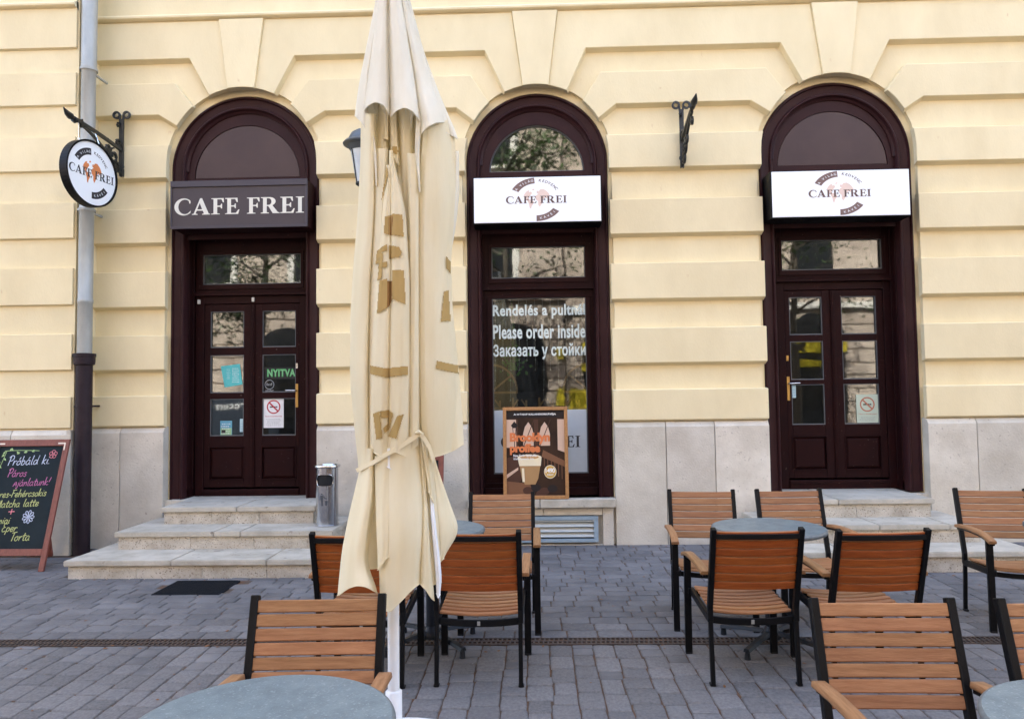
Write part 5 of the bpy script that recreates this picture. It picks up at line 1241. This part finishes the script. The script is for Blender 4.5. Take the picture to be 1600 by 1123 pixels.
# upper cloth
sheet('canopy_fold', [(180, 564), (250, 563), (330, 559), (430, 551), (500, 547), (600, 547), (690, 556), (725, 560)], [(180, 588), (250, 588), (330, 588), (450, 581), (560, 578), (700, 579)], 178, [(0, 732), (1, 728)], .2, .34, seed=8, tuck=.03)
sheet('canopy_fold', [(262, 604), (330, 597), (440, 588), (560, 580), (640, 577), (690, 578), (712, 586)], [(262, 611), (400, 612), (700, 608)], 258, [(0, 706), (.5, 714), (1, 709)], 2.4, .16, seed=9, tuck=.006)
sheet('canopy_fold', [(240, 608), (400, 609), (700, 606)], [(240, 613), (330, 634), (430, 640), (560, 641), (680, 639)], 235, [(0, 708), (.4, 706), (1, 716)], 2.4, .14, seed=10, tuck=.006)
sheet('canopy_fold', [(240, 586), (330, 583), (450, 576), (600, 574)], [(240, 606), (400, 600), (600, 590)], 232, [(0, 700), (1, 700)], -.4, .22, seed=11, edge=False)
sheet('canopy_fold', [(262, 636), (450, 640), (690, 638)], [(262, 656), (450, 656), (690, 656)], 240, [(0, 706), (1, 694)], .2, .26, seed=12, edge=False)
sheet('canopy_fold', [(200, 662), (285, 655), (400, 655), (560, 656), (675, 658), (716, 668)], [(180, 700), (213, 711), (300, 713), (400, 705), (480, 707), (560, 715), (640, 722), (694, 725)], [(0, 205), (1, 185)], [(0, 716), (.4, 711), (.75, 703), (1, 693)], 1.2, .055, seed=13, nu=44, nv=100, curl_=.01)
sheet('canopy_fold', [(240, 706), (330, 705), (400, 699), (450, 700)], [(235, 717), (300, 718), (350, 713), (400, 704)], 236, [(0, 405), (1, 395)], -2.5, .2, C2, seed=14)
# cloth gathered in the shade under the top layer
sheet('canopy_fold', [(170, 590), (262, 584)], [(170, 607), (262, 606)], 165, [(0, 300), (1, 262)], -3.5, .25, seed=15, squash=.62)
sheet('canopy_fold', [(170, 597), (220, 597)], [(170, 608), (220, 607)], 172, [(0, 216), (1, 218)], -.5, .18, seed=16, squash=.62)
sheet('canopy_fold', [(170, 608), (262, 611)], [(180, 620), (262, 625)], 172, [(0, 236), (1, 262)], -1, .2, seed=17, squash=.62)
sheet('canopy_fold', [(170, 622), (330, 628)], [(180, 645), (330, 646)], 165, [(0, 360), (1, 400)], -3.5, .25, seed=18, squash=.62)
# pale top layer
K = dict(mat=C2, squash=.92)
sheet('top_fold', [(-90, 603), (0, 587), (70, 573), (130, 561), (180, 554)], [(-90, 604), (0, 592), (60, 585), (115, 577), (200, 574)], -90, [(0, 181), (.5, 190), (1, 206)], 0, .25, seed=21, **K)
sheet('top_fold', [(-90, 603), (0, 589), (60, 583), (115, 575), (172, 567)], [(-90, 606), (20, 606), (80, 606), (140, 608), (180, 609)], -90, [(0, 176), (.15, 166), (.45, 159), (.8, 165), (1, 182)], 2.0, .30, seed=22, skew=.8, curl_=.012, **K)
sheet('top_fold', [(-90, 606), (20, 607), (100, 610), (180, 610)], [(-90, 609), (0, 628), (70, 639), (120, 648), (190, 658)], -90, [(0, 184), (.2, 173), (.5, 168), (.8, 175), (1, 194)], 2.0, .28, seed=23, skew=1.15, curl_=.012, **K)
sheet('top_fold', [(-90, 608), (0, 627), (60, 637), (120, 647), (200, 657)], [(-90, 610), (0, 636), (60, 652), (130, 675), (190, 697)], -90, [(0, 212), (.25, 199), (.6, 192), (1, 191)], 1.0, .20, seed=24, curl_=.02, **K)
sheet('top_fold', [(-90, 609), (0, 634), (80, 655), (150, 680), (200, 692)], [(-90, 611), (0, 641), (80, 662), (150, 688), (190, 705), (216, 717)], -90, [(0, 205), (.5, 210), (1, 217)], -1.5, .2, seed=25, **K)
sheet('top_fold', [(168, 566), (205, 577), (250, 584), (290, 587)], [(165, 571), (205, 584), (250, 590), (290, 589)], 166, [(0, 291), (1, 291)], .5, .1, seed=26, nu=6, edge=False, **K)
sheet('top_fold', [(180, 650), (240, 648), (300, 655)], [(185, 659), (240, 655), (300, 657)], 178, [(0, 300), (1, 300)], 1.0, .1, seed=27, nu=6, edge=False, **K)
bms = bmesh.new()
for o in [lower]+sheets: bms.from_mesh(o.data)
tree = BVHTree.FromBMesh(bms); bms.free()
def cloth(x, z, lift=.0030):
    hit = tree.ray_cast(Vector((x-UX, -1.2, z)), Vector((0, 1, 0)))
    if hit[0] is None: return None
    n_ = hit[1] if hit[1].y < 0 else -hit[1]
    p = hit[0]+n_*lift*.5+Vector((0, -lift, 0)); return (p.x+UX, p.y+UY, p.z)
def decal(name, loops, mat, step=.0028):
    """print: fine grid of small quads inside the outline, laid on the cloth"""
    for poly in loops:
        m = MB()
        def inside(x, z):
            c_ = False; n = len(poly)
            for i in range(n):
                (x0, z0), (x1, z1) = poly[i], poly[(i+1) % n]
                if (z0 > z) != (z1 > z) and x < (x1-x0)*(z-z0)/(z1-z0)+x0: c_ = not c_
            return c_
        xs = [p[0] for p in poly]; zs = [p[1] for p in poly]; nx = int((max(xs)-min(xs))/step)+1; nz = int((max(zs)-min(zs))/step)+1; idx = {}
        def vert(i, j):
            if (i, j) not in idx:
                p = cloth(min(xs)+i*step, min(zs)+j*step); idx[(i, j)] = None if p is None else len(m.v)
                if p is not None: m.v.append(p)
            return idx[(i, j)]
        for i in range(nx):
            for j in range(nz):
                if inside(min(xs)+(i+.5)*step, min(zs)+(j+.5)*step):
                    q = [vert(i, j), vert(i+1, j), vert(i+1, j+1), vert(i, j+1)]
                    if None in q: continue
                    ys = [m.v[k][1] for k in q]
                    if max(ys)-min(ys) < .02: m.f.append(tuple(q))
        if m.f: m.build(name, mat, um, smooth=60, fixn=False)
def pp(*pts):
    out = []
    for x, y in pts: p = at(x, y, UY-.15); out.append((p.x, p.z))
    return out
decal('print', [pp((604, 342), (617, 338), (632, 340), (634, 374), (617, 371), (603, 368)), pp((590, 393), (608, 385), (608, 395), (599, 397), (598, 412), (588, 414)), pp((611, 386), (627, 390), (632, 398), (628, 405), (611, 408)),
                pp((594, 414), (609, 412), (609, 420), (593, 422)), pp((596, 441), (609, 438), (609, 484), (592, 492)), pp((617, 425), (635, 426), (638, 479), (617, 470)), pp((597, 398), (602, 398), (600, 438), (592, 440)),
                pp((611, 225), (619, 226), (619, 238), (611, 237)), pp((606, 262), (609, 275), (602, 300), (597, 316), (599, 296)),
                pp((696, 399), (701, 405), (701, 424), (696, 418)), pp((693, 455), (699, 452), (702, 500), (689, 503)),
                pp((579, 571), (607, 576), (641, 573), (641, 586), (607, 590), (579, 584)), pp((683, 564), (715, 570), (714, 583), (682, 576)),
                pp((585, 646), (597, 642), (601, 683), (590, 686)), pp((597, 642), (610, 640), (618, 645), (617, 652), (599, 652)), pp((608, 652), (616, 652), (612, 668), (603, 677), (602, 668), (608, 661)), pp((625, 649), (635, 646), (623, 684), (609, 681))], printm)
decal('print', [pp((609, 343), (617, 340), (617, 371), (609, 370)), pp((609, 442), (617, 442), (617, 472), (609, 484))], printdk)
# strap: a tape pulled round the cloth and knotted right of the middle
def tape(name, pts, h_, lift=.03):
    """tape through surveyed points, lying on the cloth"""
    P_ = []
    for k in range(len(pts)-1):
        for q in range(6):
            x = pts[k][0]+(pts[k+1][0]-pts[k][0])*q/6; y = pts[k][1]+(pts[k+1][1]-pts[k][1])*q/6; P_.append(at(x, y, UY+depth(x, y)-lift))
    P_.append(at(*pts[-1], UY+depth(*pts[-1])-lift))
    m = MB(); m.sweep(P_, [(-.0015, -h_), (.0015, -h_), (.0015, h_), (-.0015, h_)]); m.build(name, canvas, um, smooth=50)
tape('strap', [(557, 735), (566, 731), (582, 723), (600, 712), (625, 698), (645, 685), (655, 677)], .0085, .034)
tape('strap', [(655, 677), (662, 684), (670, 697), (675, 712), (677, 722)], .0085, .030)
k_ = at(655, 678, UY+depth(655, 678)-.036)
m = MB(); m.tube([k_+Vector((-.014, 0, .004)), k_+Vector((0, -.006, .009)), k_+Vector((.012, 0, .002)), k_+Vector((.004, -.004, -.010))], [.006, .009, .007, .005], 8); m.build('knot', canvas, um, smooth=60)
# ============================================================ WHAT STANDS ACROSS THE STREET (seen in the glass)
OY = -8.0
ob = thing('opposite_building', 'pinkish rusticated bank building across the street, seen only as a reflection in the panes', 'building', (-6, OY, 0))
m = MB(); m.box(-34, 1.0, OY-10, OY, -.03, 13.0)
m.build('wall', oppstone, ob)
m = MB(); r = random.Random(12)
for z0 in [i*.42 for i in range(0, 11)]:
    x = -20+r.uniform(0, .5)
    while x < 1.0:
        w_ = r.uniform(.8, 1.3); x2 = min(x+w_-.03, 1.0)
        if x2 > x+.1: m.box(x, x2, OY, OY+r.uniform(.045, .085), z0+.02, z0+.395)
        x += w_
o = m.build('ashlar_block', oppstone, ob, bevel=.012); prop(o, kind='stuff')
m = MB()
for z in (4.65, 8.4, 12.6): m.box(-34, 1.15, OY, OY+.22, z, z+.22)
m.box(-34, 1.3, OY, OY+.5, 12.85, 13.1); m.build('cornice', oppstone, ob)
dg = M('dark_window', (.012, .014, .018), .15, vs=3, spec=.6)
for cx in (-17.2, -12.7, -8.2, -3.9, -.6):
    MB().prism([(cx-1, .05), (cx+1, .05), (cx+1, 2.9)]+arc(cx, 2.9, 1, 0, pi, 16)[1:-1]+[(cx-1, 2.9)], OY+.095, OY+.06).build('arched_opening', dg, ob)
for z in (5.4, 9.1):
    for cx in (-17, -13.8, -10.6, -7.4, -4.2, -1.2):
        f = MB(); f.box(cx-.75, cx+.75, OY, OY+.08, z-.1, z+2.4); fo = f.build('window_surround', flat('pale_surround', (.62, .60, .56)), ob)
        MB().box(cx-.55, cx+.55, OY+.08, OY+.09, z, z+2.15).build('pane', dg, fo)
yel = flat('yellow_panel', (.42, .34, .012)); xk = flat('black_mark', (.01, .01, .01))
ob2 = thing('opposite_house', 'pale two storey house with yellow and dark shopfront across the street, seen only in reflection', 'building', (10, OY-.4, 0))
MB().box(1.05, 34, OY-10, OY-.4, -.03, 12.2).build('wall', oppstone, ob2)
m = MB(); m.box(1.05, 34, OY-.4, OY-.2, 8.3, 8.6); m.box(1.05, 34, OY-.4, OY+.1, 12.2, 12.5); m.box(1.05, 34, OY-.4, OY-.2, 4.3, 4.5); m.build('cornice', flat('pale_surround', (.62, .60, .56)), ob2)
for z0 in [i*.42 for i in range(0, 10)]: MB().box(1.05, 22, OY-.4, OY-.34, z0+.02, z0+.395).build('render_course', oppstone, ob2)
for cx in (2.6, 5.9, 9.3, 12.6, 16):
    MB().prism([(cx-.95, .05), (cx+.95, .05), (cx+.95, 3.2)]+arc(cx, 3.2, .95, 0, pi, 16)[1:-1]+[(cx-.95, 3.2)], OY-.33, OY-.36).build('arched_opening', dg, ob2)
    m = MB(); m.box(cx-.6, cx+.6, OY-.4, OY-.33, 5.2, 7.4); m.build('upper_window', dg, ob2)
for cx in (2.6, 9.3):
    MB().box(cx-1.0, cx+1.0, OY-.33, OY-.30, 2.85, 3.25).build('yellow_panel', yel, ob2); MB().box(cx-1.0, cx+.7, OY-.33, OY-.30, 2.38, 2.60).build('yellow_panel', yel, ob2)
    m = MB(); m.bar((cx-.75, OY-.29, 2.90), (cx-.4, OY-.29, 3.2), .10, .02, (0, 1, 0)); m.bar((cx-.4, OY-.285, 2.90), (cx-.75, OY-.285, 3.2), .10, .02, (0, 1, 0)); m.build('cross_mark', xk, ob2)
MB().box(.72, .98, OY+.1, OY+.14, 2.7, 3.1).build('yellow_panel', yel, ob); MB().box(.72, .98, OY+.1, OY+.14, .9, 1.75).build('yellow_panel', yel, ob); MB().box(1.15, 1.8, OY-.30, OY-.26, .9, 1.75).build('yellow_panel', yel, ob2)
# dark van-like kiosk sign with the town name, mirrored in the low left pane
ks = thing('shop_board', 'dark blue board lettered Debrecen across the street, mirrored in the left door', 'sign', (-8.2, OY+.15, 1.2))
MB().box(-11.4, -8.4, OY+.1, OY+.2, .1, 1.62).build('board', flat('navy_board', (.012, .02, .035)), ks)
MB().mapped(fit(text('Debrecen  B', .0), -8.75, -10.95, 1.22, 1.46), lambda x, z: (x, OY+.204, z)).build('lettering', flat('white_letters', (.75, .75, .75)), ks, fixn=False)

def street_tree(name, label, x, y, h, cr, z0, n, seed):
    t = thing(name, label, 'tree', (x, y, 0), group='street trees seen only in the glass'); r = random.Random(seed)
    m = MB(); m.tube([(x, y, 0), (x+.05, y, 1.5), (x-.03, y+.05, 3.2), (x+.08, y, 5), (x, y, h*.85)], [.16, .13, .115, .08, .03], 10); m.build('trunk', bark, t, smooth=60)
    m = MB(); ends = []
    for k in range(16):
        a = r.uniform(0, 6.28); zz = r.uniform(z0-.3, h*.8); e = Vector((x+cos(a)*cr*r.uniform(.5, 1), y+sin(a)*cr*r.uniform(.5, 1)*.7, zz+r.uniform(.2, 1.6))); mid = Vector((x+cos(a)*cr*.4, y+sin(a)*cr*.3, zz+.5))
        m.tube([(x, y, zz), mid, e], [.05, .03, .012], 5); ends += [mid, e, (mid+e)/2]
    m.build('limbs', bark, t)
    m = MB()
    for k in range(n):
        c = r.choice(ends); p = Vector((c.x+r.gauss(0, .42), c.y+r.gauss(0, .42), c.z+r.gauss(0, .38)))
        u = Vector((r.gauss(0, 1), r.gauss(0, 1), r.gauss(0, .6))).normalized(); v = u.cross(Vector((r.gauss(0, 1), r.gauss(0, 1), r.gauss(0, 1)))).normalized(); l = r.uniform(.045, .085)
        m.add([p-u*l, p+v*l*.5, p+u*l, p-v*l*.5], [(0, 1, 2, 3)])
    o = m.build('crown', leafm, t, fixn=False); prop(o, kind='stuff')
street_tree('street_tree', 'street tree mirrored in the left door transom', -7.6, -4.2, 9.5, 2.2, 3.6, 4600, 1)
street_tree('street_tree', 'street tree mirrored in the middle lunette window', -.8, -4.0, 9.8, 2.6, 4.6, 3600, 2)
street_tree('street_tree', 'street tree mirrored in the right door transom', 7.2, -4.4, 9.6, 2.3, 4.0, 5000, 3)
print('tris', sum(len(o.data.polygons) for o in bpy.data.objects if o.type == 'MESH'), 'objs', len(bpy.data.objects))
